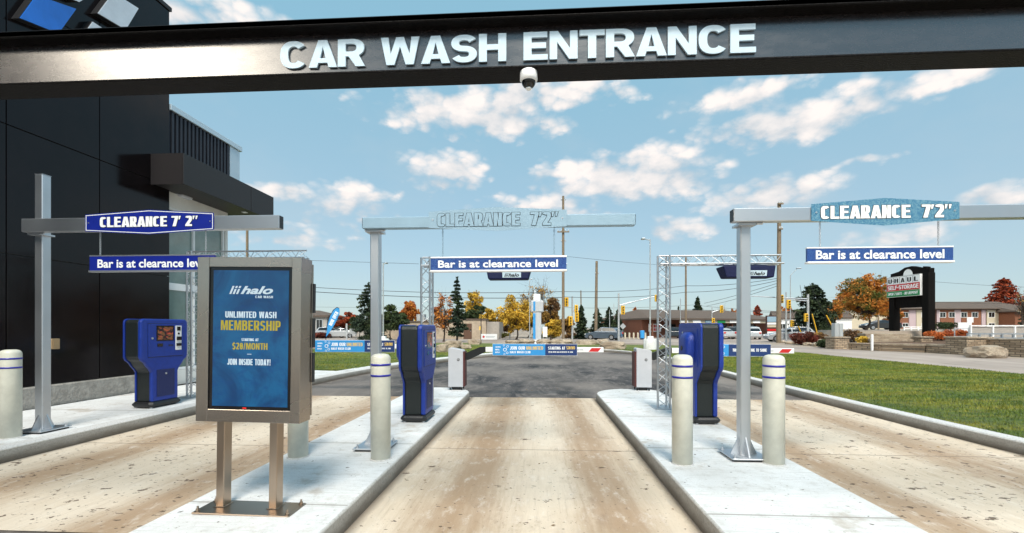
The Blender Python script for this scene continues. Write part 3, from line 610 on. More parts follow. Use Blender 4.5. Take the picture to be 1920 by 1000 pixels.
# ================================================================ CLEARANCE GANTRIES
def chain(b, p0, p1, n=12):
    p0, p1 = Vector(p0), Vector(p1); d = (p1-p0); L = d.length/n
    for i in range(n):
        c = p0+d*((i+.5)/n); pts = []; ax = Vector((1, 0, 0)) if i % 2 else Vector((0, 1, 0))
        for k in range(8): a = 2*math.pi*k/8; pts.append(c+ax*math.cos(a)*.008+Vector((0, 0, 1))*math.sin(a)*L*.62)
        for k in range(8): b.rod(pts[k], pts[(k+1) % 8], .0026, n=5, cap=False)
def gantry(X, Y, ptop, pw, bx0, bx1, bz0, bz1, sx0, sx1, sz, style, lab, barlab, bar, txtx, ztop=.15, base_rot=0, galv2='galv', chains=True):
    t = thing('clearance_gantry', lab, 'clearance gantry', (X, Y, .15), 0, 'clearance gantries')
    h = ptop-.15; w = pw/2
    b = MB(); b.box(-w, w, -w, w, .02, h, bev=.008); b.box(-w-.001, w+.001, -w-.001, w+.001, h, h+.004); b.build('post', 'galv', t)
    b = MB()
    for s in (-1, 1):
        b.prism([(s*w, .02), (s*(w+.09), .02), (s*(w+.075), .05), (s*w, .22)], -.006, .006, 'y')
        b.prism([(s*w, .02), (s*(w+.09), .02), (s*(w+.075), .05), (s*w, .22)], -.006, .006, 'x')
    b.build('gusset', 'galv', t)
    bp = MB().box(-.19, .19, -.19, .19, .022, .036, bev=.004).build('base_plate', 'galv', t)
    g = MB(); g.box(-.17, .17, -.17, .17, 0, .02, bev=.004); g.build('grout_pad', 'black', t)
    for sx in (-1, 1):
        for sy in (-1, 1):
            q = MB(); q.lathe([(0, .036), (.022, .036), (.022, .042), (.014, .042), (.014, .056), (.007, .056), (.007, .075), (0, .075)], 8, cx=sx*.15, cy=sy*.15, sm=False); q.build('anchor_bolt', 'galv', bp)
    yf = -w-.05
    b = MB(); x0, x1, z0, z1 = bx0-X, bx1-X, bz0-.15, bz1-.15
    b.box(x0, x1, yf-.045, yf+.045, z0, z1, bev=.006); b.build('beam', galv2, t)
    for x in (x0-.001, x1+.001): MB().box(x-.002, x+.002, yf-.04, yf+.04, z0+.008, z1-.008).build('end_cap', 'black', t)
    b = MB(); b.box(-w-.04, w+.04, yf+.0, w+.01, z0-.025, z0-.003); b.rod((w+.03, yf-.0, z0-.013), (w+.09, yf, z0-.013), .012, n=8); b.build('bracket', 'galv', t)
    # sign panel
    sx0 -= X; sx1 -= X; e0, e1, m0, m1 = [z-.15 for z in sz]; xm = (sx0+sx1)/2; ys = yf-.05
    def hexa(i): return [(sx0+i, e0+i*.9), (xm, m0+i), (sx1-i, e0+i*.9), (sx1-i, e1-i*.9), (xm, m1-i), (sx0+i, e1-i*.9)]
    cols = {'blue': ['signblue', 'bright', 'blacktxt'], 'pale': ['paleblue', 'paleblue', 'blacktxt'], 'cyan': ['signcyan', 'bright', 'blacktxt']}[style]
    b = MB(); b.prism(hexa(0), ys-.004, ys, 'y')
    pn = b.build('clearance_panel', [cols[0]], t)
    if style == 'blue':
        b = MB()
        a, c = hexa(.010), hexa(.018)
        for i in range(6): j = (i+1) % 6; b.add([(a[i][0], ys-.0055, a[i][1]), (a[j][0], ys-.0055, a[j][1]), (c[j][0], ys-.0055, c[j][1]), (c[i][0], ys-.0055, c[i][1])], [(0, 1, 2, 3)])
        b.build('border_line', 'bright', pn)
    q = MB()
    for x in (sx0+.045, sx1-.045): q.rod((x, ys-.004, (e0+e1)/2), (x, ys-.009, (e0+e1)/2), .009, n=10)
    q.build('screw', 'galv', pn)
    b = MB(); (l0, l1, tz0, tz1), words = txtx
    tx(b, words, l0-X, l1-X, tz0-.15, tz1-.15, ys-.005, 0, depth=.003, outline=.030, omi=1, style='imp')
    b.build('lettering', [cols[1], cols[2]], pn)
    # hanging bar
    X0, X1, Z0, Z1, tb = bar; yb = Y+yf
    tb_ = thing('clearance_bar', barlab, 'hanging bar', ((X0+X1)/2, yb, Z0), 0, 'hanging clearance bars')
    hw = (X1-X0)/2; H = Z1-Z0; face = 'signblue' if style == 'blue' else 'signspeck'
    b = MB(); b.box(-hw, hw, -.012, .012, .02, H-.014); b.build('panel', face, tb_)
    b = MB(); b.box(-hw-.004, hw+.004, -.030, .030, 0, .020, bev=.004); b.box(-hw-.004, hw+.004, -.016, .016, H-.014, H, bev=.003); b.build('rail', 'white' if style != 'blue' else 'galv', tb_)
    b = MB(); c0 = (X0+X1)/2; tx(b, 'Bar is at clearance level', tb[0]-c0, tb[1]-c0, tb[2]-Z0, tb[3]-Z0, -.013, 0, bold=.022, depth=.002)
    b.build('lettering', 'bright', tb_)
    for x in (-hw+.13, hw-.13):
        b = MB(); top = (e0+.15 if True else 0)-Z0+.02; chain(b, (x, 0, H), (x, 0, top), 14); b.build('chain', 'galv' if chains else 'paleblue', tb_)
    return t

Yl = 5.33; yb = Yl-.11
X_, _ = PL(82, 800, Yl); sxm = PZ(286, 418, yb)
gantry(X_-.01, Yl, PZ(82, 329, Yl), .108, PX(46, yb), PX(527, yb), PZ(300, 433, yb), PZ(300, 408, yb), PX(167, yb), PX(406, yb),
       (PZ(286, 434, yb), PZ(286, 403, yb), PZ(286, 441, yb), PZ(286, 395.5, yb)), 'blue',
       'square steel post gantry with dark blue CLEARANCE sign beside the black building', 'blue hanging bar partly hidden behind the display kiosk',
       (PX(169, yb), PX(404, yb), PZ(290, 510, yb), PZ(290, 478, yb), (PX(184, yb), PX(391, yb), PZ(290, 502, yb), PZ(290, 486, yb))),
       ((PX(195, yb), PX(377, yb), PZ(286, 427, yb), PZ(286, 408, yb)), 'CLEARANCE 7\' 2"'))
Yc = 4.80; yb = Yc-.10; X_ = PX(705, Yc)
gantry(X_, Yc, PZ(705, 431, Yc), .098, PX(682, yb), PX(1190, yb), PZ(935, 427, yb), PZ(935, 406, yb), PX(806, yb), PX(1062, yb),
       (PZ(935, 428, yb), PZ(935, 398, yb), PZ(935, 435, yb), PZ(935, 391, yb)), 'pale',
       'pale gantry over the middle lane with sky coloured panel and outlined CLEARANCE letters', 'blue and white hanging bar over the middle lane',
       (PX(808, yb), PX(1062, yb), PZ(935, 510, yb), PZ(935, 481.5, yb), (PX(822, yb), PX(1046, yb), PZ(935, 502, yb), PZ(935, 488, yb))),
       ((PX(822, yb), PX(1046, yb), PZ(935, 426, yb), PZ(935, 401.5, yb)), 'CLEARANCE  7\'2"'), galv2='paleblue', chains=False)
Yr = 4.66; yb = Yr-.10; X_ = PX(1394, Yr)
gantry(X_, Yr, PZ(1394, 414, Yr), .102, PX(1372, yb), PX(1372, yb)+3.3, PZ(1650, 414, yb), PZ(1650, 389, yb), PX(1515, yb), PX(1789, yb),
       (PZ(1652, 415, yb), PZ(1652, 384, yb), PZ(1652, 425.5, yb), PZ(1652, 374.5, yb)), 'cyan',
       'steel gantry over the right lane with speckled light blue CLEARANCE sign', 'blue hanging bar over the right lane below the light blue sign',
       (PX(1512, yb), PX(1785, yb), PZ(1650, 494, yb), PZ(1650, 463, yb), (PX(1528, yb), PX(1768, yb), PZ(1650, 486, yb), PZ(1650, 469, yb))),
       ((PX(1532, yb), PX(1774, yb), PZ(1652, 412, yb), PZ(1652, 388, yb)), 'CLEARANCE  7\'2"'))

# ================================================================ BOLLARDS
def bollard():
    t = thing('bollard', 'cream bollard', 'bollard', group='cream plastic bollards with blue stripes'); r, h = .098, 1.075
    b = MB(); b.lathe([(r-.004, .0), (r-.004, .004), (r, .006), (r, h-.05), (r-.006, h-.028), (r-.022, h-.010), (r-.05, h-.001), (0, h)], 36); b.build('sleeve', 'cream', t)
    for z in (.965, .855):
        b = MB(); b.lathe([(r, z-.010), (r+.0025, z-.010), (r+.0025, z+.010), (r, z+.010)], 36); b.build('stripe', 'stripe', t)
    b = MB(); b.lathe([(r, .0), (r+.012, .0), (r+.008, .006), (r-.004, .009)], 28); b.build('base_seal', 'kerb', t)
    return t
b0 = bollard(); first = True
for u, v, lab in ((708, 868, 'cream bollard on the left island in front of the middle pale gantry post'), (550, 864, 'cream bollard mostly hidden behind the display kiosk'),
                  (1285, 877, 'cream bollard on the right island in front of the blue pay station'), (1460, 877, 'cream bollard on the right island, to the right of the steel post'),
                  (3, 827, 'cream bollard cut off at the left edge by the building')):
    p = G(u, v-3, .15); p = Vector((p.x, p.y+.09, .15))
    if first: b0.location = p; b0['label'] = lab; first = False
    else: dup(b0, p, .7, lab, None)

# ================================================================ DISPLAY KIOSK
def screen_material():
    s = NB('lit_display_screen'); tc = s.N.new('ShaderNodeTexCoord')
    n = s.noise(2.4, 5, .6, (1, 1, .8), (4, 0, 2), dist=1.2); n2 = s.noise(9, 5, .6, (1, 1, 2.5), dist=.5)
    c = s.mix(s.ramp(n, .35, .65), (.0015,.018,.06), (.003,.045,.11)); c = s.mix(s.ramp(n2, .5, .7, 0, .4), c, (.001,.02,.085))
    s.L.new(c, s.b.inputs['Base Color']); s.L.new(c, s.b.inputs['Emission Color']); s.b.inputs['Emission Strength'].default_value = .45; s.b.inputs['Roughness'].default_value = .25
    return s.m
M['screen'] = screen_material()
M['scrwhite'] = mat('screen_white_text', (.3,.36,.4), .4, emit=(.6,.72,.8), estr=.2); M['scryellow'] = mat('screen_yellow_text', (.20,.16,.01), .4, emit=(.42,.34,.02), estr=.2)
def halo_logo(b, x0, x1, z0, z1, y, mi=0, depth=.001):
    w = x1-x0; h = z1-z0; bw = w*.045; sh = h*.42
    for i in range(3):
        x = x0+i*w*.078
        for a, c in (((0, 1.0),) if i == 0 else ((0, .62), (.74, 1.0))):
            b.add([(x+sh*a, y-depth, z0+h*a), (x+bw+sh*a, y-depth, z0+h*a), (x+bw+sh*c, y-depth, z0+h*c), (x+sh*c, y-depth, z0+h*c)], [(0, 1, 2, 3)], mi)
    tx(b, 'halo', x0+w*.26, x1, z0, z1, y, mi, bold=.03, shear=.35, depth=depth)
def kiosk():
    Yf = 3.04
    cx = PX(462, 3.15); t = thing('display_kiosk', 'stainless steel outdoor display kiosk on two legs with blue membership screen', 'kiosk', (cx, Yf+.09, .15))
    def L(u, v): x, z = PL(u, v, Yf); return x-cx, z-.15
    t.rotation_euler = (0, R(.8), 0)
    x0, z0 = L(364, 791); x1, z1 = L(559, 481)
    yo = -.09
    b = MB(); sx0, sz0 = L(386, 768); sx1, sz1 = L(541, 500)
    # cabinet shell with a recessed opening
    b.box(x0, sx0, yo, yo+.15, z0, z1); b.box(sx1, x1, yo, yo+.15, z0, z1); b.box(sx0, sx1, yo+.0005, yo+.15, z0, sz0); b.box(sx0, sx1, yo+.0005, yo+.15, sz1, z1)
    b.box(sx0-.001, sx1+.001, yo+.04, yo+.149, sz0-.001, sz1+.001)
    cab = b.build('cabinet', 'stain', t, bevel=.003)
    b = MB(); b.box(x0+.01, x1+.005, yo+.1505, yo+.168, z0+.03, z1-.03, bev=.004); b.build('rear_door', 'stain', t, bevel=.002)
    b = MB()
    for k in range(3): b.box(x1+.004, x1+.012, yo+.152, yo+.185, z0+.28+k*.26, z0+.50+k*.26)
    b.build('side_vent', 'black', t)
    bz = MB(); bz.box(sx0+.001, sx1-.001, yo+.012, yo+.039, sz0+.001, sz1-.001); bzo = bz.build('bezel', 'blackgloss', t)
    ax0, az0 = L(393, 762); ax1, az1 = L(534.5, 506)
    sc = MB().box(ax0, ax1, yo+.009, yo+.0125, az0, az1).build('screen', 'screen', t)
    ys = yo+.0085
    def T(body, u0, u1, v0, v1, mi, bold=.01):
        a, c = L(u0, v1); d, e = L(u1, v0); b = MB(); tx(b, body, a, d, c, e, ys, mi, bold=bold, depth=.0008); b.build('screen_text', ['scrwhite', 'scryellow'], sc)
    a, c = L(423, 551.5); d, e = L(505, 536); b = MB(); halo_logo(b, a, d, c, e, ys); b.build('screen_logo', 'scrwhite', sc)
    T('CAR WASH', 472, 505, 554, 558.5, 0, 0)
    T('UNLIMITED WASH', 416, 512, 584, 596, 0, .004); T('MEMBERSHIP', 408, 520, 601, 619.5, 1, .012); T('STARTING AT', 447, 479, 634.5, 639.5, 0, .0)
    T('$28/MONTH', 430, 496, 642, 656.5, 1, .006); T('JOIN INSIDE TODAY!', 421, 502, 673.5, 684.5, 0, .003); T('-', 458, 466, 663.8, 664.6, 0)
    r = MB(); a, c = L(450, 766.3); d, e = L(457, 765.3); r.box(a, d, yo+.010, yo+.0118, c, e); r.build('indicator_light', mat('red_led', (.5,.01,.01), .4, emit=(1,.02,.01), estr=.6), bzo)
    for u in (404, 503):
        a = PX(u, Yf+.07)-cx; q = MB(); q.box(a, a+.062, -.02, .065, .012, z0+.012, bev=.005); q.build('leg', 'bronze', t)
        q = MB(); q.box(a-.012, a+.074, -.032, .077, .0122, .017, bev=.004); q.build('weld_collar', 'bronze', t)
    pa = PX(356, Yf-.05)-cx; pb = PX(541, Yf-.05)-cx
    bp = MB().box(pa, pb, -.135, .11, 0, .012, bev=.006).build('base_plate', 'bronze', t)
    for x in (pa+.03, pb-.03):
        for y in (-.105, .08):
            q = MB(); q.lathe([(0, .012), (.019, .012), (.019, .016), (.013, .016), (.013, .03), (.007, .03), (.007, .048), (0, .048)], 8, cx=x, cy=y, sm=False); q.build('anchor_bolt', 'bronze', bp)
kiosk()

# ================================================================ PAY STATIONS
def pay_station(lab, loc, k=1.0, seed=0):
    t = thing('pay_station', lab, 'pay station', loc, 0, 'blue pay stations')
    def prof(i=0, wide=0):
        w, n = .405-i, .225-i; r = .05
        P = [(-n, .10)]+[(n, .10), (n, .56), (n+.02, .60), (n+.07, .66), (w-.07, .72+i), (w-.02, .76+i), (w, .81+i), (w, 1.35-i), (w-.012, 1.385-i), (w-.05, 1.405-i)]
        L = [(-a, z) for a, z in reversed(P[1:])]
        return P[1:]+L
    d = .135
    b = MB(); b.prism(prof(.012), -.112, .08, 'x'); b.build('core', 'core', t, bevel=.012)
    b = MB(); b.prism(prof(.0), .081, .135, 'x'); fr = b.build('front_shell', 'blue', t, bevel=.018)
    b = MB(); b.prism(prof(.0), -.137, -.113, 'x'); bk = b.build('rear_shell', 'blue', t, bevel=.008)
    b = MB(); b.box(-.16, .16, -.275, .275, 0.012, .10, bev=.035); b.build('base', 'black', t, bevel=.008)
    b = MB()
    for x in (-.11, .11):
        for y in (-.22, .22): b.rod((x, y, 0), (x, y, .02), .02, n=8)
    b.build('foot_bolt', 'galv', t)
    f = .1353
    # door groove and door
    b = MB(); b.box(f-.004, f+.0008, -.30, .32, .80, 1.335); b.build('door_gap', 'blacktxt', t)
    b = MB(); b.box(f-.003, f+.007, -.293, .313, .807, 1.328, bev=.0); dr = b.build('door', 'blue', t, bevel=.004)
    g = f+.0075
    b = MB(); b.box(g-.002, g+.002, -.165, .135, 1.055, 1.30); b.build('screen_bezel', 'blackgloss', dr)
    b = MB(); b.box(g+.002, g+.003, -.145, .115, 1.075, 1.28); b.build('display', pay_screen, dr)
    b = MB()
    tmp = MB(); tx(tmp, 'PLEASE WAIT', -.02, .09, 1.19, 1.205, 0, 0, depth=.0003)
    b = MB(); b.box(g-.002, g+.004, .165, .275, .90, 1.30, bev=.002); rp = b.build('reader_plate', 'white', dr)
    b = MB()
    b.box(g+.003, g+.010, .19, .25, 1.22, 1.285); b.box(g+.003, g+.022, .185, .255, 1.06, 1.12); b.box(g+.003, g+.016, .18, .26, .965, 1.01); b.rod((g+.003, .22, 1.17), (g+.008, .22, 1.17), .018, n=12)
    b.build('card_reader', 'blackgloss', rp)
    b = MB(); b.box(g-.002, g+.003, -.15, -.06, .965, 1.015); b.box(g-.002, g+.004, .04, .12, .975, .99); b.build('slot', 'blackgloss', dr)
    b = MB(); b.rod((g-.002, -.235, 1.10), (g+.006, -.235, 1.10), .016, n=14); b.build('lock', 'galv', dr)
    b = MB(); b.box(f-.002, f+.004, -.155, .155, .17, .60, bev=.02); b.build('perforated_panel', 'bluedark', t)
    b = MB(); b.rod((f, 0, .53), (f+.01, 0, .53), .016, n=14); b.build('lock', 'galv', t)
    # rear: door plate and protruding hood
    b = MB(); b.box(-.142, -.134, -.30, .30, .80, 1.33); rd = b.build('rear_door', 'blue', t, bevel=.005)
    vs, fs = [], []; n1_, n2_ = 20, 8
    for j in range(n2_+1):
        a = j/n2_*math.pi/2
        for i in range(n1_):
            tt = 2*math.pi*i/n1_; cx_, sz_ = math.cos(tt), math.sin(tt); sq = (abs(cx_)**4+abs(sz_)**4)**-.25
            vs.append((-.141-.10*math.sin(a)**.8, -.04+.17*cx_*sq*math.cos(a)**.5, 1.06+.22*sz_*sq*math.cos(a)**.5))
    for j in range(n2_):
        for i in range(n1_): fs.append((j*n1_+i, j*n1_+(i+1) % n1_, (j+1)*n1_+(i+1) % n1_, (j+1)*n1_+i))
    b = MB(); b.add(vs, fs, 0, True); b.build('hood', 'blue', rd)
    b = MB(); b.rod((-.232, -.04, 1.05), (-.2445, -.04, 1.05), .035, n=16); b.build('hood_opening', 'blacktxt', rd)
    b = MB(); b.rod((-.142, .22, 1.27), (-.15, .22, 1.27), .014, n=12); b.build('lock', 'galv', rd)
    if k != 1: t.scale = (1, 1, k)
    return t
def pay_screen_mat():
    s = NB('pay_display'); n = s.noise(9, 2, .5, (1, 1, 2)); n2 = s.noise(22, 2, .5, (1, .5, 3))
    c = s.mix(s.ramp(n, .45, .55), (.012,.008,.010), (.10,.045,.02)); c = s.mix(s.ramp(n2, .58, .62), c, (.35,.05,.03))
    s.L.new(c, s.b.inputs['Base Color']); s.L.new(c, s.b.inputs['Emission Color']); s.b.inputs['Emission Strength'].default_value = .3; s.b.inputs['Roughness'].default_value = .15; return s.m
pay_screen = pay_screen_mat()
p = G(775, 793, .15); p0 = pay_station('blue pay station on the left island beside the middle lane', (p.x, p.y+.27, .15), 1); p0.scale = (1.2, 1.05, .985)
p = G(272, 766, .15); c = dup(p0, (p.x-.02, p.y+.25, .15), R(-4), 'blue pay station on the left pavement in front of the black building'); c.scale = (1.25, 1.08, 1.06)
p = G(1326, 797, .15); c = dup(p0, (p.x, p.y+.27, .15), R(2), 'blue pay station on the right island seen from its hooded rear'); c.scale = (1.15, 1.03, 1.0)

# ================================================================ TRUSS GANTRIES
def truss(b, p, q, side, r, mx=None, step=.28):
    p, q = Vector(p), Vector(q); d = (q-p).normalized(); a = Vector((0, 1, 0)); c = d.cross(a).normalized()
    tri = [a*(-side*.5)+c*(-side*.35), a*(side*.5)+c*(-side*.35), c*(side*.5)]
    for o in tri: b.rod(p+o, q+o, r, n=8)
    L = (q-p).length; n = max(2, int(L/step)); rs = r*.32
    for i in range(3):
        o1, o2 = tri[i], tri[(i+1) % 3]
        for k in range(n):
            m0, m1, m2 = p+d*(L*k/n), p+d*(L*(k+.5)/n), p+d*(L*(k+1)/n)
            b.rod(m0+o1, m1+o2, rs, n=5, cap=False); b.rod(m1+o2, m2+o1, rs, n=5, cap=False)
def truss_gantry(lab, X, Y, ztop, xl, box, name_box=True):
    t = thing('antenna_truss', lab, 'truss gantry', (X, Y, .15), 0, 'aluminium truss gantries'); h = ztop-.15
    b = MB(); truss(b, (0, 0, .012), (0, 0, h), .20, .018); b.build('mast', 'alu', t)
    b = MB(); truss(b, (-.08, 0, h-.085), (xl, 0, h-.085), .17, .016); b.build('arm', 'alu', t)
    b = MB(); b.box(-.19, .19, -.19, .19, 0, .012); b.build('base_plate', 'galv', t)
    x0, x1 = box
    b = MB(); z1 = h-.19; z0 = z1-.20
    b.add([(x0,-.16,z1),(x1,-.16,z1),(x1,.16,z1),(x0,.16,z1),(x0+.04,-.20,z0),(x1-.05,-.20,z0),(x1-.05,.05,z0),(x0+.04,.05,z0)], [(0,1,2,3),(4,5,6,7),(0,1,5,4),(1,2,6,5),(2,3,7,6),(3,0,4,7)])
    rb = b.build('reader_box', 'navy', t, bevel=.02)
    sh = MB(); w = .30; xr = x1-.17
    mx = Matrix.Translation((xr-w, -.188, (z0+z1)/2-.05)) @ Matrix.Rotation(math.atan2(.04, .20), 4, 'X')
    sh.box(0, w, -.012, -.006, -.035, .065, 0, mx)
    lp = sh.build('logo_plate', 'letter', rb)
    b = MB(); tmp = MB(); halo_logo(tmp, .03, w-.03, -.012, .045, -.0125); b.add(tmp.v, tmp.f, 0, False, mx); b.build('logo', 'blacktxt', lp)
    return t
Yt = 7.0
g = G(352, 746, .15); truss_gantry('aluminium truss gantry beside the left pay station behind the display kiosk', g.x, g.y+.1, HT(470, 8.35), PX(570, g.y)-g.x, (1.0, 1.7))
Yt = 7.22; X = PX(801, Yt); truss_gantry('aluminium truss gantry on the left island behind the middle pay station', X, Yt, HT(483, 7.3), PX(1062, Yt)-X, (PX(913, Yt)-X, PX(997, Yt)-X))
g = G(1248, 767, .15); X = g.x; truss_gantry('aluminium truss gantry on the right island with blue reader box over the right lane', X, g.y+.1, HT(477, 7.15), PX(1471, g.y)-X, (PX(1353, g.y)-X, PX(1452, g.y)-X))

# ================================================================ BARRIER GATES
M['bannercy'] = M['bannerblue']
def barrier(lab, X, Y, mirror, x_boom1, zb, banner, kind):
    t = thing('barrier_gate', lab, 'barrier gate', (X, Y, .15), 0, 'barrier gates')
    b = MB(); s = -1 if mirror else 1
    b.prism([(-.17, .07), (.15, .07), (.15, .84), (.12, .865), (-.14, .91), (-.17, .89)] if s > 0 else [(-.15, .07), (.17, .07), (.17, .84), (.14, .865), (-.12, .91), (-.15, .89)], -.15, .15, 'y')
    cb = b.build('cabinet', 'cabinet', t, bevel=.008)
    b = MB(); xs = .151 if s > 0 else -.151
    b.box(min(xs, xs+s*.035), max(xs, xs+s*.035), -.14, .14, .08, .83); b.build('side_panel', 'maroon', t)
    b = MB(); b.box(-.09, .09, -.09, .09, .0, .069); [b.rod((x, y, 0), (x, y, .05), .014, n=6) for x in (-.13, .12) for y in (-.12, .12)]; b.build('foot', 'black', t)
    b = MB(); b.rod((.05, -.150, .66), (.05, -.156, .66), .030, n=20); lk = b.build('lock', 'blacktxt', cb)
    b = MB(); b.lathe([(.017, 0), (.021, 0), (.021, .001), (.017, .001)], 18, mx=Matrix.Translation((.05, -.1575, .66)) @ Matrix.Rotation(R(90), 4, 'X')); b.rod((.05, -.156, .66), (.05, -.1585, .66), .006, n=8); b.build('lock_ring', 'bright', lk)
    z = zb-.15; x0 = .19
    b = MB(); b.prism([(.16, .66), (.24, .64), (.62, z-.055), (.62, z+.055), (.50, z+.055), (.16, .78)], -.045, .045, 'y'); b.build('arm_bracket', 'blacktxt', t)
    b = MB(); x1 = x_boom1-X; b.box(.621, x1, -.03, .03, z-.055, z+.055, bev=.008); bo = b.build('boom', 'white', t)
    b = MB()
    for xa in (.80, x1-.32): b.add([(xa, -.0312, z-.04), (xa+.20, -.0312, z-.04), (xa+.27, -.0312, z+.04), (xa+.07, -.0312, z+.04)], [(0, 1, 2, 3)])
    b.build('red_marking', 'red', bo)
    b = MB(); tx(b, 'MAGNETIC', x1-.75, x1-.42, z-.014, z+.014, -.0312, 0, depth=.001); b.build('boom_lettering', 'greypole', bo)
    bx0, bx1 = banner[0]-X, banner[1]-X; bz0, bz1 = banner[2]-.15, banner[3]-.15; w = bx1-bx0; h = bz1-bz0; split = bx0+w*(.625 if kind == 'join' else .36)
    b = MB(); b.box(bx0, split, -.045, -.033, bz0, bz1, 0); b.box(split, bx1, -.045, -.033, bz0, bz1, 1); b.box(bx0-.004, bx1+.004, -.040, -.0325, bz0-.008, bz1+.006, 2)
    bn = b.build('banner', ['bannerblue', 'bannernavy', 'bright'], t)
    y = -.0455
    def T(s_, a, c, d, e, mi=0, bold=.02): b = MB(); tx(b, s_, bx0+w*a, bx0+w*c, bz0+h*d, bz0+h*e, y, mi, bold=bold, depth=.001); b.build('banner_lettering', ['bright', 'yellow'], bn)
    if kind == 'join':
        T('LATHER.', .03, .095, .68, .80); T('RINSE.', .03, .085, .44, .56); T('REPEAT.', .03, .09, .20, .32)
        T('JOIN OUR', .205, .385, .50, .80, 0, .015); T('UNLIMITED', .40, .60, .50, .80, 1, .015); T('HALO WASH CLUB', .205, .45, .18, .38, 0, .01)
        T('STARTING AT', .66, .86, .52, .78, 0, .01); T('$28/MO', .875, .975, .52, .84, 1, .01); T('SPEAK WITH AN ASSOCIATE TO JOIN', .66, .95, .24, .36, 0, .005)
        bc = .145
    else:
        T('LATHER.', .03, .10, .68, .80); T('RINSE.', .03, .09, .44, .56); T('REPEAT.', .03, .095, .20, .32)
        T('THIS IS YOUR TIME TO SHINE', .42, .94, .38, .64, 0, .01); bc = .25
    b = MB()
    for dx, dz, r in ((0, .5, .20), (.032, .78, .13), (-.012, .88, .10), (.028, .22, .13), (-.006, .10, .10), (.018, .56, .08)):
        cx, cz, rr = bx0+w*(bc+dx), bz0+h*dz, r*h*.8
        for i in range(16):
            a0, a1 = 2*math.pi*i/16, 2*math.pi*(i+1)/16
            b.add([(cx+math.cos(a)*q, y-.001, cz+math.sin(a)*q) for a, q in ((a0, rr), (a1, rr), (a1, rr*.72), (a0, rr*.72))], [(0, 1, 2, 3)], 0)
    b.build('bubble_marks', ['bright'], bn)
    return t
g = G(855, 732, .15); Y = g.y+.15; yb = Y-.04
barrier('barrier gate on the left island with boom and wash club banner across the middle lane', g.x, Y, False, PX(1132, yb), PZ(1000, 656, yb), (PX(924, yb), PX(1082, yb), PZ(1000, 666.5, yb), PZ(1000, 645.5, yb)), 'join')
g = G(1207, 733, .15); Y = g.y+.15; yb = Y-.04
barrier('barrier gate on the right island with boom over the right lane', g.x, Y, True, PX(1490, yb), PZ(1350, 658, yb), (PX(1322, yb), PX(1445, yb), PZ(1400, 668, yb), PZ(1400, 646, yb)), 'shine')
Y = 10.05; yb = Y-.04; X = PX(520, Y)
barrier('barrier gate at the left lane, its box hidden behind the display kiosk', X, Y, False, PX(812, yb), PZ(665, 649.5, yb), (PX(591, yb), PX(740, yb), PZ(665, 660, yb), PZ(665, 638.5, yb)), 'join')
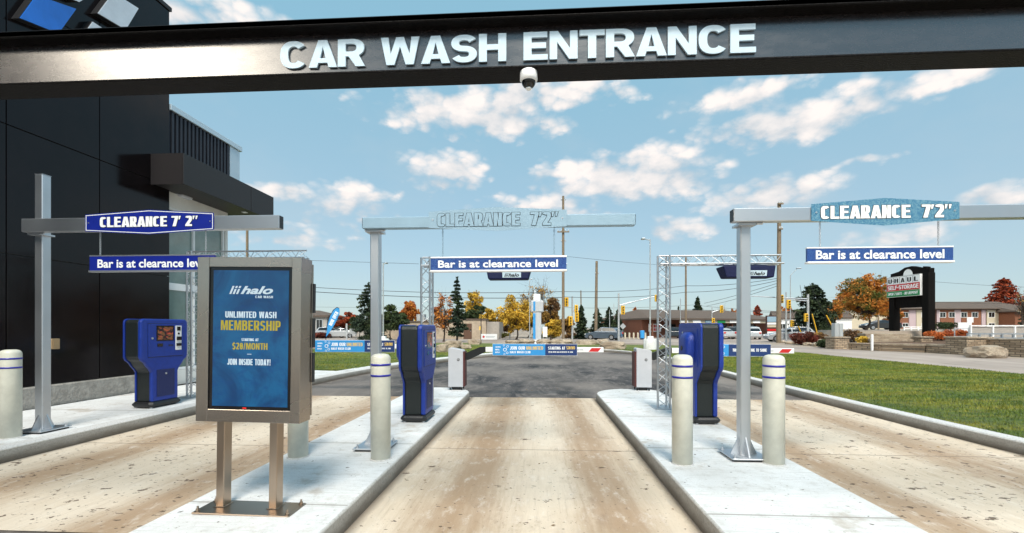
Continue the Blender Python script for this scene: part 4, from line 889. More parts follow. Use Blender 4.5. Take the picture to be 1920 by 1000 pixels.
# ================================================================ CAR WASH BUILDING
def wash_building():
    XW = -8.38
    YC = WX(318, 400, XW)[0]
    t = thing('car_wash_building', 'tall building clad in glossy black panels with a canopy over its storefront', 'building', (0, 0, 0))
    ytop = WX(318, 18, XW)[1]
    ys = [-3, .8, WX(12, 400, XW)[0], WX(187, 400, XW)[0], YC]; zs = [.52, WX(100, 488, XW)[1], WX(100, 267, XW)[1], ytop]
    z2 = WX(12, 233, XW)[1]; z1 = WX(12, 476, XW)[1]; zs = [.52, z1, z2, ytop-1.9, ytop]
    b = MB(); b.box(-16, XW-.03, -3, YC-.03, .15, ytop-.05); b.build('wall_core', 'black', t)
    b = MB(); g = .008
    for i in range(len(ys)-1):
        for j in range(len(zs)-1): b.box(XW-.029, XW, ys[i]+g, ys[i+1]-g, zs[j]+g, zs[j+1]-g, bev=.003)
    for j in range(len(zs)-1):
        for k in range(3): b.box(XW-.1-2.4*(k+1)+g, XW-.03-2.4*k-g, YC-.029, YC-.001, zs[j]+g, zs[j+1]-g)
    b.build('wall_panel', 'panel', t)
    b = MB(); b.box(-16.05, XW+.03, -3, YC+.03, ytop-.04, ytop+.05); b.build('roof_cap', 'panelm', t)
    b = MB(); b.box(XW-.3, XW+.05, -3, YC+.02, .10, .51, bev=.02); b.build('foundation', 'found', t)
    # storefront
    XS = XW-.08; YE = WX(427, 450, XS)[0]; CT = WX(344, 287, -7.63)[1]; CB = WX(344, 345, -7.63)[1]; CY0 = WX(344, 300, -7.63)[0]; CY1 = WX(513, 390, -7.63)[0]
    zh = WX(314, 386, XS)[1]; zt = WX(330, 538, XS)[1]; ym = WX(365, 450, XS)[0]; yr = WX(421, 450, XS)[0]
    b = MB(); b.box(-16, XS-.12, YC+.001, YE, .15, 4.9); b.box(XS-.119, XS, YC+.002, YE, zh, CB+.1); b.box(XS-.119, XS, yr+.03, YE, .15, zh-.001); b.box(XS-.119, XS, YC+.002, yr+.029, .15, .50); b.build('storefront_wall', 'soffit', t)
    b = MB(); fr = .05
    for y in (YC+.03, ym, yr-.02): b.box(XS-.10, XS-.012, y-fr/2, y+fr/2, .50, zh)
    for z in (.53, zt, zh-.03): b.box(XS-.101, XS-.010, YC+.002, yr+.02, z-fr/2, z+fr/2)
    b.box(XS-.099, XS-.008, YC+.003, yr+.018, zt-.08, zt+.08)
    wf = b.build('window_frame', 'white', t)
    k = 0
    for ya, yb_ in ((YC+.055, ym-.025), (ym+.025, yr-.045)):
        for za, zb_ in ((.555, zt-.08), (zt+.08, zh-.055)):
            q = MB(); q.box(XS-.07, XS-.06, ya, yb_, za, zb_); q.build('window_pane', 'glass', wf)
    # canopy
    b = MB(); b.box(XW+.005, -7.66, CY0+.03, CY1-.03, CB+.06, CT-.02); b.build('canopy_core', 'black', t)
    b = MB(); yj = WX(471, 370, -7.63)[0]
    b.box(-7.66, -7.63, CY0, yj-.008, CB, CT, bev=.004); b.box(-7.66, -7.63, yj+.008, CY1, CB, CT, bev=.004); b.box(XW+.005, -7.661, CY0, CY0+.03, CB, CT); b.box(-12, -7.661, CY1-.03, CY1, CB, CT)
    b.box(-12, XW, YE, CY1-.03, CB+.06, CT-.02)
    b.build('canopy_fascia', 'panelm', t)
    b = MB(); b.box(XS, -7.67, CY0+.03, CY1-.04, CB+.03, CB+.058); b.box(-12, XS-.001, YE+.002, CY1-.04, CB+.03, CB+.058); b.build('soffit', 'panelm', t)
    for y in (yj+.1, yj+.55):
        q = MB(); q.box(-7.98, -7.86, y, y+.12, CB+.012, CB+.029, bev=.01); q.build('soffit_light', 'white', t)
    # wall light
    ly, lz = WX(342, 368, XS); b = MB(); b.box(XS, XS+.14, ly-.16, ly+.16, lz-.05, lz+.05, bev=.02); b.box(XS-.001, XS+.05, ly-.2, ly-.16, lz-.01, lz+.07); b.build('wall_light', 'cabinet', t)
    # corrugated parapet and coping
    PY = WX(432, 300, XW)[0]; PZ1 = WX(318, 202, XW)[1]
    prof = []; y = YC+.0; n = int((PY-YC)/.06)
    b = MB(); b.box(-12, XW-.05, YC+.002, PY, 4.95, PZ1-.05); x = XW
    for i in range(n):
        y0 = YC+.003+i*(PY-YC)/n; dy = (PY-YC)/n; b.box(XW-.049, XW-(.0 if i % 2 else .028), y0, y0+dy, CT-.15, PZ1-.05)
    b.build('corrugated_parapet', 'corr', t)
    PY2 = WX(450, 300, XW)[0]
    b = MB(); b.box(-12, XW+.04, YC+.002, PY2+.05, PZ1-.049, PZ1+.09, bev=.01); b.build('coping', 'coping', t)
    b = MB(); b.box(-12, XW-.01, PY+.001, PY2, CT-.1, PZ1-.051); b.build('parapet_end_panel', 'coping', t)
    # logo tiles on the wall
    X2 = XW+.14
    for cs, mt, nm in (([(38,34),(69,-9),(143,17),(110,63)], 'tileblue', 'blue'), ([(184,25),(213,-14),(260,16),(236,56)], 'tilewhite', 'w'), ([(158,64),(174,41),(203,60),(190,84)], 'tilewhite', 'w'), ([(128,-4),(142,-22),(160,-3),(149,4)], 'tilewhite', 'w')):
        pts = [WX(u, v, X2) for u, v in cs]; c = (sum(p[0] for p in pts)/4, sum(p[1] for p in pts)/4)
        big = [(c[0]+(p[0]-c[0])*1.04, c[1]+(p[1]-c[1])*1.04) for p in pts]
        q = MB(); q.prism(big, XW+.001, X2-.012, 'x'); tb = q.build('logo_tile', 'black', t)
        q = MB(); q.prism(pts, X2-.0115, X2, 'x'); q.build('tile_face', mt, tb)
    cy, cz = WX(105, 645, XW+.06); q = MB(); q.box(XW, XW+.06, cy-.07, cy+.07, cz-.09, cz+.09, bev=.01); q.box(XW+.06, XW+.066, cy-.045, cy+.045, cz-.055, cz+.055); q.build('junction_box', 'plaque', t)
M['tileblue'] = mat('blue_logo_tile', (.02,.16,.62), .25, var=.15, vscale=2); M['tilewhite'] = mat('white_logo_tile', (.60,.66,.74), .25, var=.1, vscale=2)
wash_building()

# ================================================================ TREES
LEAF = {'red': leaf_material('red_leaves', (.30,.045,.02), (.42,.09,.03), (.20,.05,.03)), 'orange': leaf_material('orange_leaves', (.52,.17,.03), (.62,.27,.05), (.34,.085,.02)),
 'yellow': leaf_material('yellow_leaves', (.62,.38,.04), (.74,.50,.08), (.42,.27,.04)), 'dark': leaf_material('dark_green_leaves', (.022,.038,.018), (.04,.06,.025), (.055,.075,.025), .05),
 'rust': leaf_material('rust_brown_leaves', (.10,.055,.03), (.20,.11,.05), (.30,.17,.04)), 'pine': leaf_material('spruce_needles', (.018,.032,.022), (.035,.055,.035), (.05,.07,.03), .03),
 'mix': leaf_material('orange_and_green_leaves', (.50,.16,.03), (.60,.26,.05), (.10,.13,.03)), 'tan': leaf_material('tan_dry_grass', (.40,.28,.12), (.52,.38,.18), (.25,.17,.08)),
 'olive': leaf_material('olive_leaves', (.12,.12,.03), (.25,.21,.05), (.06,.07,.02)), 'twig': leaf_material('sparse_tan_leaves', (.42,.24,.07), (.50,.33,.10), (.28,.16,.06)),
 'redshrub': leaf_material('red_shrub_leaves', (.32,.05,.025), (.40,.12,.05), (.50,.14,.04)), 'dkred': leaf_material('dark_red_hedge', (.12,.025,.02), (.2,.05,.03), (.08,.03,.02))}
def leaves(pts, size, rng, up=.3):
    n = len(pts); nr = rng.normal(0, 1, (n, 3)); nr[:, 2] += up; nr /= np.linalg.norm(nr, axis=1)[:, None]
    t = np.cross(nr, rng.normal(0, 1, (n, 3))); t /= np.linalg.norm(t, axis=1)[:, None]+1e-9; b = np.cross(nr, t); s = size*rng.uniform(.55, 1.3, n)[:, None]
    v = np.zeros((n, 4, 3)); v[:, 0] = pts-t*s; v[:, 1] = pts-b*s*.55; v[:, 2] = pts+t*s; v[:, 3] = pts+b*s*.55; return v.reshape(-1, 3)
def broad(name, lab, u, dist, vt, wpx, leaf, seed, zb=0, n=4500, size=.14, low=.22, bare=0, dens=.3, cat='tree', ntw=40):
    rng = np.random.default_rng(seed); p = D(u, dist, zb); H = HT(vt, dist)-zb; Wd = wpx/FPX*dist/2
    t = thing(name, lab, cat, p); trunk = MB(); cz = H*(low+(1-low)/2); rz = H*(1-low)/2
    K = ntw; cen = []
    for k in range(K):
        v = rng.normal(0, 1, 3); v /= np.linalg.norm(v); r = rng.uniform(.35, .84); c = np.array([v[0]*Wd*r, v[1]*Wd*r, cz+v[2]*rz*r]); cen.append(c)
    cen = np.array(cen); tr = max(.07, H*.022)
    sp = [(0, 0, 0), (rng.normal(0, .03)*H, rng.normal(0, .03)*H, H*low*1.1), (rng.normal(0, .04)*H, rng.normal(0, .03)*H, H*.60), (rng.normal(0, .04)*H, 0, H*.88)]
    for i in range(3): trunk.rod(sp[i], sp[i+1], tr*(1-.3*i), tr*(1-.3*(i+1))*.9, n=8)
    trunk.rod((0, 0, -.1), (0, 0, .15), tr*1.5, tr*1.05, n=8)
    for c in cen:
        f = min(.85, max(.25, (c[2]/H)-.22)); q = np.array(sp[1])*(1-f)+np.array(sp[2])*f; m = (q+c)/2+rng.normal(0, .04*H, 3); trunk.rod(q, m, tr*.42, tr*.25, n=5, cap=False); trunk.rod(m, c, tr*.25, tr*.08, n=4, cap=False)
        for _ in range(4 if bare else 2):
            e = c+rng.normal(0, .5, 3)*np.array([Wd, Wd, rz])*.42; trunk.rod(c, e, tr*.10, tr*.035, n=3, cap=False)
            if bare:
                for _ in range(3): e2 = e+rng.normal(0, .5, 3)*np.array([Wd, Wd, rz])*.25; trunk.rod(e, e2, tr*.05, tr*.02, n=3, cap=False)
    trunk.build('trunk', 'bark', t)
    idx = rng.integers(0, K, n); rad = rng.uniform(.09, .24, K)
    off_ = rng.normal(0, 1, (n, 3)); off_ /= np.linalg.norm(off_, axis=1)[:, None]; off_ *= (rng.uniform(.2, 1, n)**.6)[:, None]
    pts = cen[idx]+off_*rad[idx][:, None]*np.array([Wd*1.25, Wd*1.25, rz*1.1])
    pts = pts[pts[:, 2] > H*low*.7]
    o = bpy.data.objects.new('crown', numpy_mesh('crown', leaves(pts, size, rng), 4, LEAF[leaf])); C.objects.link(o); o.parent = t
    return t
def conifer(name, lab, u, dist, vt, wpx, seed, zb=0, n=5000, size=.16, leaf='pine', sparse=0, low=.06, power=.9, group=None):
    rng = np.random.default_rng(seed); p = D(u, dist, zb); H = HT(vt, dist)-zb; Wd = wpx/FPX*dist/2
    t = thing(name, lab, 'tree', p, group=group); b = MB(); tr = H*.018; b.rod((0, 0, -.1), (0, 0, H*.97), tr, tr*.12, n=8); P = []
    nl = int(14+H*1.3) if not sparse else int(10+H*1.0)
    for i in range(nl):
        f = i/nl; z = H*(low+(1-low)*f*.985); r = Wd*(1-f)**power*rng.uniform(.72, 1.1)+.05*Wd; nb = rng.integers(6, 10) if not sparse else rng.integers(4, 7)
        for k in range(nb):
            a = rng.uniform(0, 6.283); rr = r*rng.uniform(.6, 1.12); e = np.array([math.cos(a)*rr, math.sin(a)*rr, z-rr*.18+rng.uniform(-.1, .2)*rr]); s0 = np.array([0, 0, z]); b.rod(s0, e, tr*.22*(1-f*.6), tr*.05, n=4, cap=False)
            m = max(5, int(n/nl/nb)); q = rng.uniform(.12, 1.03, m)**.8; base = s0[None]+(e-s0)[None]*q[:, None]; P.append(base+rng.normal(0, 1, (m, 3))*np.array([.13, .13, .07])*r*.9*(1.15-q*.55)[:, None])
    b.build('trunk', 'bark', t); P.append(np.c_[rng.normal(0, .04, 40), rng.normal(0, .04, 40), rng.uniform(H*.9, H, 40)])
    o = bpy.data.objects.new('crown', numpy_mesh('crown', leaves(np.concatenate(P), size, rng, .6), 4, LEAF[leaf])); C.objects.link(o); o.parent = t
    return t
broad('maple_tree', 'small red tree beside the feather flag', 655, 70, 586, 62, 'red', 1, size=.2)
conifer('spruce_tree', 'tall narrow spruce behind the pale middle gantry post', 691, 55, 529, 90, 2, n=6000, sparse=1, power=.8)
broad('pine_tree', 'dark spreading pine to the right of the pale middle post', 732, 52, 571, 92, 'dark', 3, size=.17, low=.18, n=7000, ntw=34)
broad('maple_tree', 'orange tree rising behind the dark spreading pine', 767, 75, 559, 44, 'orange', 4, size=.2)
broad('maple_tree', 'half bare brown tree with orange leaves low down beside the tall larch', 832, 47, 546, 62, 'orange', 5, n=1100, size=.13, bare=1, low=.12)
conifer('larch_tree', 'tall dark larch in front of the beige block building', 857, 46, 520, 48, 6, n=4200, sparse=1, power=.7, low=.12)
broad('evergreen_tree', 'dark green round tree above the beige building', 893, 70, 567, 62, 'dark', 7, size=.2)
broad('maple_tree', 'yellow tree standing up behind the dark round tree', 888, 80, 538, 44, 'yellow', 8, size=.22)
broad('maple_tree', 'bright yellow tree at the right corner of the beige building', 916, 62, 571, 46, 'yellow', 9, size=.18)
broad('maple_tree', 'large yellow maple left of the blue and white pylon', 968, 55, 546, 74, 'yellow', 10, n=6500, low=.08, size=.15, ntw=60)
broad('ash_tree', 'thinly leaved tall tree behind the blue and white pylon', 1008, 62, 523, 84, 'twig', 11, n=900, bare=1, size=.15, low=.2)
broad('oak_tree', 'rust brown oak to the right of the blue and white pylon', 1033, 53, 553, 58, 'rust', 12, n=7500, low=.10)
broad('maple_tree', 'low yellow and green tree beneath the rust brown oak', 1036, 49, 598, 44, 'yellow', 13, n=3000, low=.1, size=.13)
sg = 'small spruces along the far road'
conifer('spruce_tree', 'narrow spruce nearest the left traffic signals', 1090, 58, 572, 36, 14, group=sg); conifer('spruce_tree', 'spruce left of the wooden pole above the blue grey car', 1120, 62, 578, 46, 15, group=sg)
conifer('spruce_tree', 'spruce right of the wooden pole above the blue grey car', 1142, 64, 576, 46, 16, group=sg); conifer('spruce_tree', 'rightmost small spruce beside the signal mast pole', 1158, 68, 581, 34, 17, group=sg)
conifer('maple_tree', 'small orange conical tree beyond the brown roofed house', 1191, 100, 576, 24, 18, n=2500, size=.25, leaf='orange', power=.6); broad('evergreen_tree', 'olive green tree over the left end of the plaza roof', 1213, 92, 584, 34, 'olive', 19, n=2600, size=.25)
broad('maple_tree', 'red tree just left of the right truss mast', 1231, 100, 574, 14, 'red', 20, n=1800, size=.25)
conifer('spruce_tree', 'dark spruce behind the middle of the plaza roof', 1308, 95, 556, 40, 21, size=.25); conifer('spruce_tree', 'tiny spruce tip behind the plaza roof', 1272, 100, 575, 13, 22, n=1500, size=.2)
broad('maple_tree', 'narrow orange tree seen beside the right gantry post', 1377, 110, 573, 16, 'orange', 23, n=1500, size=.28); conifer('maple_tree', 'orange red tree behind the right end of the plaza', 1420, 105, 573, 28, 24, n=2500, size=.26, leaf='red', power=.55)
broad('ash_tree', 'bare twiggy tree behind the plaza roof', 1350, 108, 574, 30, 'twig', 25, n=250, bare=1, size=.2)
conifer('pine_tree', 'big dark pine between the wooden pole and the orange maple', 1524, 58, 532, 92, 26, n=11000, size=.22, power=.55, low=.08)
broad('maple_tree', 'small orange tree tucked beside the big dark pine', 1565, 66, 556, 46, 'mix', 27, n=3200, size=.17, zb=.8); broad('maple_tree', 'orange tree in the gap left of the big dark pine', 1473, 100, 570, 34, 'orange', 28, n=1800, size=.22)
broad('maple_tree', 'large orange maple left of the black storage sign', 1622, 50, 508, 104, 'mix', 29, n=16000, size=.12, zb=1.0, low=.14, ntw=95)
conifer('maple_tree', 'dark red conical tree rising behind the motel roof', 1882, 125, 521, 80, 30, zb=1.2, n=9000, size=.34, low=.1, leaf='red', power=.6)
broad('ash_tree', 'bare tree at the right edge of the view behind the motel', 1919, 70, 533, 34, 'twig', 31, zb=1.2, n=150, bare=1)
conifer('spruce_tree', 'spruce at the right edge by the orange brick building', 1926, 75, 562, 30, 32, zb=1.2)
# dense backdrop of trees left of the beige building
broad('evergreen_tree', 'dark low tree left of the tall narrow spruce', 673, 60, 592, 42, 'dark', 33, size=.18); broad('evergreen_tree', 'dark bushy tree between the truss mast and the larch', 812, 62, 590, 50, 'rust', 34, size=.18, n=3500)
def shrub(lab, u, dist, vt, wpx, leaf, seed, zb=0, n=1500, size=.07, name='shrub', base=None, flat=.9):
    rng = np.random.default_rng(seed); p = D(u, dist, zb); H = HT(vt, dist)-zb; Wd = wpx/FPX*dist/2
    t = thing(name, lab, 'shrub', p); K = 14
    cen = np.c_[rng.uniform(-.7, .7, K)*Wd, rng.uniform(-.5, .5, K)*Wd*.8, rng.uniform(.25, .72, K)*H]
    b = MB(); [b.rod((c[0]*.2, c[1]*.2, 0), c, .02, .006, n=4, cap=False) for c in cen]; b.build('stem', 'bark', t)
    idx = rng.integers(0, K, n); o_ = rng.normal(0, 1, (n, 3)); o_ /= np.linalg.norm(o_, axis=1)[:, None]; o_ *= rng.uniform(.3, 1, n)[:, None]**.5
    pts = cen[idx]+o_*np.array([Wd*.34, Wd*.34, H*.30]); pts = pts[pts[:, 2] > .02]
    o = bpy.data.objects.new('foliage', numpy_mesh('foliage', leaves(pts, size, rng), 4, LEAF[leaf])); C.objects.link(o); o.parent = t; return t
shrub('rounded red shrub just right of the black storage sign', 1762, 33, 617, 50, 'redshrub', 40, zb=.55, n=2600); shrub('rounded red shrub in front of the white blank sign board', 1798, 34, 617, 44, 'redshrub', 41, zb=.55, n=2400)
shrub('dark red hedge under the feather flag', 598, 62, 623, 44, 'dkred', 42, n=2000, size=.12); shrub('low juniper shrub left of the stone pillar with grey boxes', 1552, 33, 632, 46, 'dark', 43, n=2200)
shrub('brown leaved shrub beside the yellow guy wire covers', 1505, 38, 621, 52, 'dkred', 44, n=2000, size=.09); shrub('tan ornamental grass left of the grey boxes', 1568, 37, 612, 26, 'tan', 45, n=1500, size=.10, zb=.2)
shrub('rust coloured shrub right of the grey boxes', 1600, 35, 617, 32, 'rust', 46, n=1800, zb=.3); shrub('dark evergreen shrub under the motel windows', 1772, 42, 604, 42, 'dark', 47, n=2200, zb=1.2)
shrub('yellow leaved low plant beside the terrace steps', 1618, 33, 630, 26, 'yellow', 48, n=700, zb=.3); shrub('dark shrub behind the pale rocks near the utility pole', 1532, 42, 622, 40, 'rust', 49, n=1800, size=.1); shrub('dark low hedge at the house beside the far road', 1188, 80, 622, 40, 'dark', 50, n=2500, size=.15)
shrub('dark red low planting behind the pale boulders', 1100, 38.5, 640, 60, 'dkred', 51, n=900, size=.07); shrub('dry brown plant clump beside the left boulders', 845, 32, 645, 34, 'rust', 52, zb=.13, n=500, size=.05)

# ================================================================ BOULDERS
def boulder(lab, u, vb, wpx, hpx, seed, zb=0, blocky=.5, group='pale limestone boulders'):
    import bmesh
    rng = random.Random(seed); p = G(u, vb, zb); yc = (CAMZ-zb)*FPX/(vb-HOR); w = wpx/FPX*yc; h = hpx/FPX*yc
    bm = bmesh.new(); bmesh.ops.create_icosphere(bm, subdivisions=3, radius=1)
    from mathutils import noise as mn
    for v in bm.verts:
        c = v.co.copy(); m = max(abs(c.x), abs(c.y), abs(c.z)); c = c.lerp(c/m, blocky); c *= 1+.22*mn.noise(v.co*1.6+Vector((seed, 0, 0)))+.08*mn.noise(v.co*5+Vector((seed, 3, 0)))
        v.co = Vector((c.x*w/2, c.y*w*.36, c.z*h*.55+h*.40))
    me = bpy.data.meshes.new('boulder'); bm.to_mesh(me); bm.free(); me.materials.append(M['rock']); o = bpy.data.objects.new('boulder', me); C.objects.link(o); o.location = (p.x, p.y+w*.3, zb); o.rotation_euler = (0, 0, rng.uniform(-.4, .4)); tag(o, lab, 'boulder', group); return o
for i, (u, vb, w, h, l) in enumerate([(1152, 656, 48, 16, 'large block boulder at the right end of the row behind the middle barrier'), (1102, 650, 46, 13, 'long flat boulder below the blue grey car'), (1056, 648, 44, 12, 'flat boulder behind the right tail of the middle banner'),
   (1020, 647, 28, 11, 'boulder just right of the base of the blue and white pylon'), (985, 647, 34, 11, 'boulder just left of the base of the blue and white pylon'), (958, 646, 22, 9, 'small boulder at the left end of the row behind the middle banner'), (1131, 648, 24, 12, 'boulder between the long flat one and the large block'),
   (889, 649, 26, 13, 'rounded boulder below the beige building'), (848, 655, 36, 17, 'rough boulder behind the middle pay station'), (828, 661, 24, 16, 'jagged pale boulder touching the middle pay station'), (872, 655, 22, 9, 'low boulder beside the left barrier box'),
   (1868, 672, 62, 24, 'large grey boulder in front of the long stone wall'), (1826, 668, 20, 12, 'small boulder at the foot of the large stone pillar'), (1846, 669, 22, 14, 'middle boulder in front of the long stone wall'), (1909, 668, 26, 12, 'boulder at the right edge by the stone wall')]):
    boulder(l, u, vb, w, h, 100+i, .13 if (vb < 662 and u < 1500) and vb > 650 else 0)
for i, (u, vb, w, h) in enumerate([(1483, 645, 16, 5), (1500, 646, 18, 6), (1517, 648, 17, 6), (1537, 650, 20, 8), (1556, 652, 20, 9), (1576, 653, 16, 8), (1592, 654, 14, 7), (1470, 643, 12, 4), (1510, 641, 14, 5), (1528, 643, 16, 6), (1546, 645, 26, 9)]):
    names = ['by the wooden utility pole', 'second from the wooden utility pole', 'third from the wooden utility pole', 'midway along the rock edging', 'left of the juniper', 'under the juniper', 'right of the juniper at the stone pillar', 'touching the wooden utility pole', 'back row near the guy wire covers', 'back row behind the middle rocks', 'largest of the back row beside the juniper']
    boulder('small pale edging rock '+names[i], u, vb, w, h, 200+i, 0, .2, 'small rocks edging the garden bed')
# ================================================================ FAR BUILDINGS
def far_box(t, name, x0, x1, y0, y1, z0, z1, m): return MB().box(x0, x1, y0, y1, z0, z1).build(name, m, t)
def windows(t, xs, z0, z1, w, y, frame='white', pane='darkglass'):
    for x in xs:
        f = MB().box(x-w/2, x+w/2, y-.06, y-.002, z0, z1).build('window', frame, t)
        MB().box(x-w/2+.10, x-.03, y-.07, y-.061, z0+.1, z1-.1).box(x+.03, x+w/2-.10, y-.07, y-.061, z0+.1, z1-.1).build('pane', pane, f)
def gable(b, x0, x1, y0, y1, z, h, over=.6, hip=0):
    ym = (y0+y1)/2; X0, X1, Y0, Y1 = x0-over, x1+over, y0-over, y1+over
    b.add([(X0,Y0,z),(X1,Y0,z),(X1,Y1,z),(X0,Y1,z),(X0+hip,ym,z+h),(X1-hip,ym,z+h),(X0,Y0,z-.25),(X1,Y0,z-.25),(X1,Y1,z-.25),(X0,Y1,z-.25)], [(0,1,5,4),(1,2,5),(2,3,4,5),(3,0,4),(6,7,1,0),(7,8,2,1),(8,9,3,2),(9,6,0,3),(6,9,8,7)])
# grey two storey building far left
p = D(545, 66); t = thing('office_building', 'grey two storey building with tall dark windows at the far left', 'building', p, R(8)); s = 66/FPX
far_box(t, 'wall', -6, 5.3, 0, 9, 0, 3.15, 'greywall'); b = MB(); gable(b, -6, 5.3, 0, 9, 3.4, .9, .35, 3); b.build('roof', 'roof', t)
windows(t, (-3.5, -1.2, 1.2, 2.8, 4.2), .5, 2.8, 1.0, 0, 'greypole')
# beige block building
p = D(842, 58); t = thing('utility_building', 'beige flat roofed block building with a brown door', 'building', p, 0); k = 58/FPX
far_box(t, 'wall', -9.5, 1.6, 1.2, 8, 0, HT(604, 58), 'beige'); far_box(t, 'wall', 1.61, 4.9, .2, 8, 0, HT(600, 58), 'beige'); far_box(t, 'wall', 4.91, 6.6, .9, 8, 0, HT(603.5, 58), 'greywall')
far_box(t, 'roof_edge', 1.5, 5.0, .08, 8.1, HT(600, 58), HT(600, 58)+.16, 'roof'); far_box(t, 'roof_edge', -9.6, 1.49, 1.08, 8.1, HT(604, 58), HT(604, 58)+.16, 'roof')
d_ = far_box(t, 'door', 1.9, 3.0, .12, .199, 0, HT(607, 58), 'door'); far_box(d_, 'handle', 2.85, 2.9, .09, .119, 1, 1.1, 'galv')
far_box(t, 'door', 3.6, 4.3, .14, .199, 0, 2.0, 'beige'); far_box(t, 'notice', 4.0, 4.2, .12, .139, 1.2, 1.7, 'yellow')
far_box(t, 'rooftop_unit', -5.2, -4.1, 3, 4, HT(604, 58)+.17, HT(588, 58), 'greypole'); far_box(t, 'rooftop_unit', -3.4, -2.2, 3, 4, HT(604, 58)+.17, HT(592, 58), 'darkglass')
# shopping plaza
DP = 68
pl = D(1203, 66); pr = D(1440, 74); L = (pr-pl).length; ang = math.atan2(pr.y-pl.y, pr.x-pl.x)
t = thing('shopping_plaza', 'long low brown brick shopping plaza with brown shingle roof', 'building', pl, ang)
far_box(t, 'wall', 0, L, 0, 12, 0, 2.75, 'brick'); b = MB(); gable(b, .3, L-.3, -1.6, 13, 2.95, 1.6, .4, 3.4); b.build('roof', 'roof', t)
b = MB(); b.box(L*.22, L*.9, -1.75, -1.62, 2.25, 2.68); b.build('sign_band', 'creampanel', t)
for i in range(7):
    x = L*(.25+.095*i); f = MB().box(x-.75, x+.75, -1.84, -1.76, 2.27, 2.66).build('shop_sign', ['white', 'bright', 'paleblue', 'green', 'white', 'creampanel', 'bright'][i], t)
for i in range(9):
    x = L*(.22+.08*i); f = MB().box(x-.7, x+.7, -.08, -.002, .3, 2.1).build('window', 'darkbrick', t); MB().box(x-.6, x+.6, -.1, -.081, .4, 2.0).build('pane', 'darkglass', f)
f = MB().box(1.2, 3.4, -.12, -.02, .9, 2.1).build('wall_sign', 'bright', t); b = MB(); [b.box(1.35+.38*i, 1.35+.38*i+.30, -.135, -.125, z, z+.40) for i in range(5) for z in (1.55, 1.02)]; b.build('lettering', 'red', f)
f = MB().box(L*.18, L*.20, -.3, -.1, .3, 1.9).build('door', 'red', t)
for i in range(10): MB().box(L*.1*i+.8, L*.1*i+1.0, -1.5, -1.3, 0, 2.7).build('column', 'brick', t)
# brown house behind
p = D(1196, 84); t = thing('house', 'small brown roofed house beyond the far road', 'house', p, R(-15)); far_box(t, 'wall', -3.2, 3.0, 0, 6, 0, 1.9, 'orangebrick'); b = MB(); gable(b, -3.2, 3, 0, 6, 2.0, 1.5, .5, .0); b.build('roof', 'roof', t); windows(t, (-1.4, 1.3), .7, 1.6, 1.1, 0)
# motel
DM = 118; px = FPX/DM; z0 = 1.2
p = D(1560, DM, z0); t = thing('motel', 'two storey motel with brick, cream and pale pink facade panels', 'building', p, R(0)); Wm = (1902-1560)/px
xx = lambda u: (u-1560)/px
zz = lambda v: HT(v, DM)-z0
far_box(t, 'wall', 0, Wm, 0, 12, 0, zz(581), 'darkbrick')
for a, c_, m in ((1697, 1709, 'pinkpanel'), (1710, 1731, 'creampanel'), (1746, 1751, 'pinkpanel'), (1752, 1776, 'orangebrick'), (1777, 1788, 'pinkpanel'), (1789, 1823, 'orangebrick'), (1824, 1831, 'pinkpanel'), (1833, 1855, 'creampanel'), (1857, 1866, 'pinkpanel'), (1640, 1680, 'creampanel'), (1681, 1696, 'orangebrick'), (1560, 1639, 'creampanel')):
    far_box(t, 'facade_panel', xx(a), xx(c_), -.12, -.001, 0, zz(582), m)
b = MB(); gable(b, 0, Wm, 0, 12, zz(579), 2.1, .9, 2.5); b.build('roof', 'roof', t)
windows(t, [xx(u) for u in (1690, 1724, 1756, 1772, 1793, 1812, 1841, 1881)], zz(596), zz(586), 1.6, -.121); windows(t, [xx(u) for u in (1690, 1724, 1756, 1793, 1841, 1881)], zz(613), zz(606), 1.6, -.121)
far_box(t, 'chimney', xx(1820), xx(1822), 5, 5.5, zz(580), zz(571), 'white'); far_box(t, 'chimney', xx(1825), xx(1827), 5, 5.5, zz(580), zz(572), 'white')
p = D(1900, 112, z0); t = thing('apartment_building', 'orange brick building with pale roof edge at the right edge', 'building', p, R(10)); far_box(t, 'wall', .5, 14, 0, 10, 0, 4.3, 'orangebrick'); b = MB(); gable(b, .5, 14, 0, 10, 4.6, 1.6, .8, 1); b.build('roof', 'roof', t); MB().box(-.3, 14.8, -.9, -.81, 4.25, 4.7).build('fascia', 'creampanel', t)
# white buildings behind trees
p = D(1488, 92); t = thing('warehouse', 'white building with sloping roof behind the big dark pine', 'building', p, R(-20)); far_box(t, 'wall', -3.4, 10, 0, 8, 0, 3.4, 'white'); b = MB(); gable(b, -3.4, 10, 0, 8, 3.6, 1.6, .3); b.build('roof', 'roof', t); windows(t, (-2, .5, 3), 1.2, 2.4, 1.2, 0)

# ================================================================ SIGNS
# black timber storage sign
DS = 36.0; p = D(1708, DS, 1.0); t = thing('storage_sign', 'tall black timber sign reading U-HAUL SELF-STORAGE beside the orange maple', 'sign', p, R(-86)); Z = lambda v: HT(v, DS)-1.0
w = 1.78
for a, c_ in ((-w, -w+.50), (w-.56, w)):
    MB().box(a, c_, -.28, .28, -.3, Z(516), bev=.02).build('post', 'blackwood', t)
b = MB(); n = 13
for i in range(n): a = -w+.501+i*(2*w-1.062)/n; b.box(a, a+(2*w-1.062)/n-.02, -.14, .14, Z(577), Z(517))
b.build('board_panel', 'blackwood', t)
arch = [(-w+.1, Z(516)), (-w+.1, Z(510)), (-.9, Z(507)), (-.35, Z(501)), (.25, Z(500)), (.8, Z(504)), (1.25, Z(506)), (1.25, Z(503.5)), (w-.3, Z(505)), (w-.3, Z(508)), (w, Z(508)), (w, Z(515.9))]
b = MB(); b.prism(arch, -.2, .2, 'y'); b.build('arched_top', 'blackwood', t)
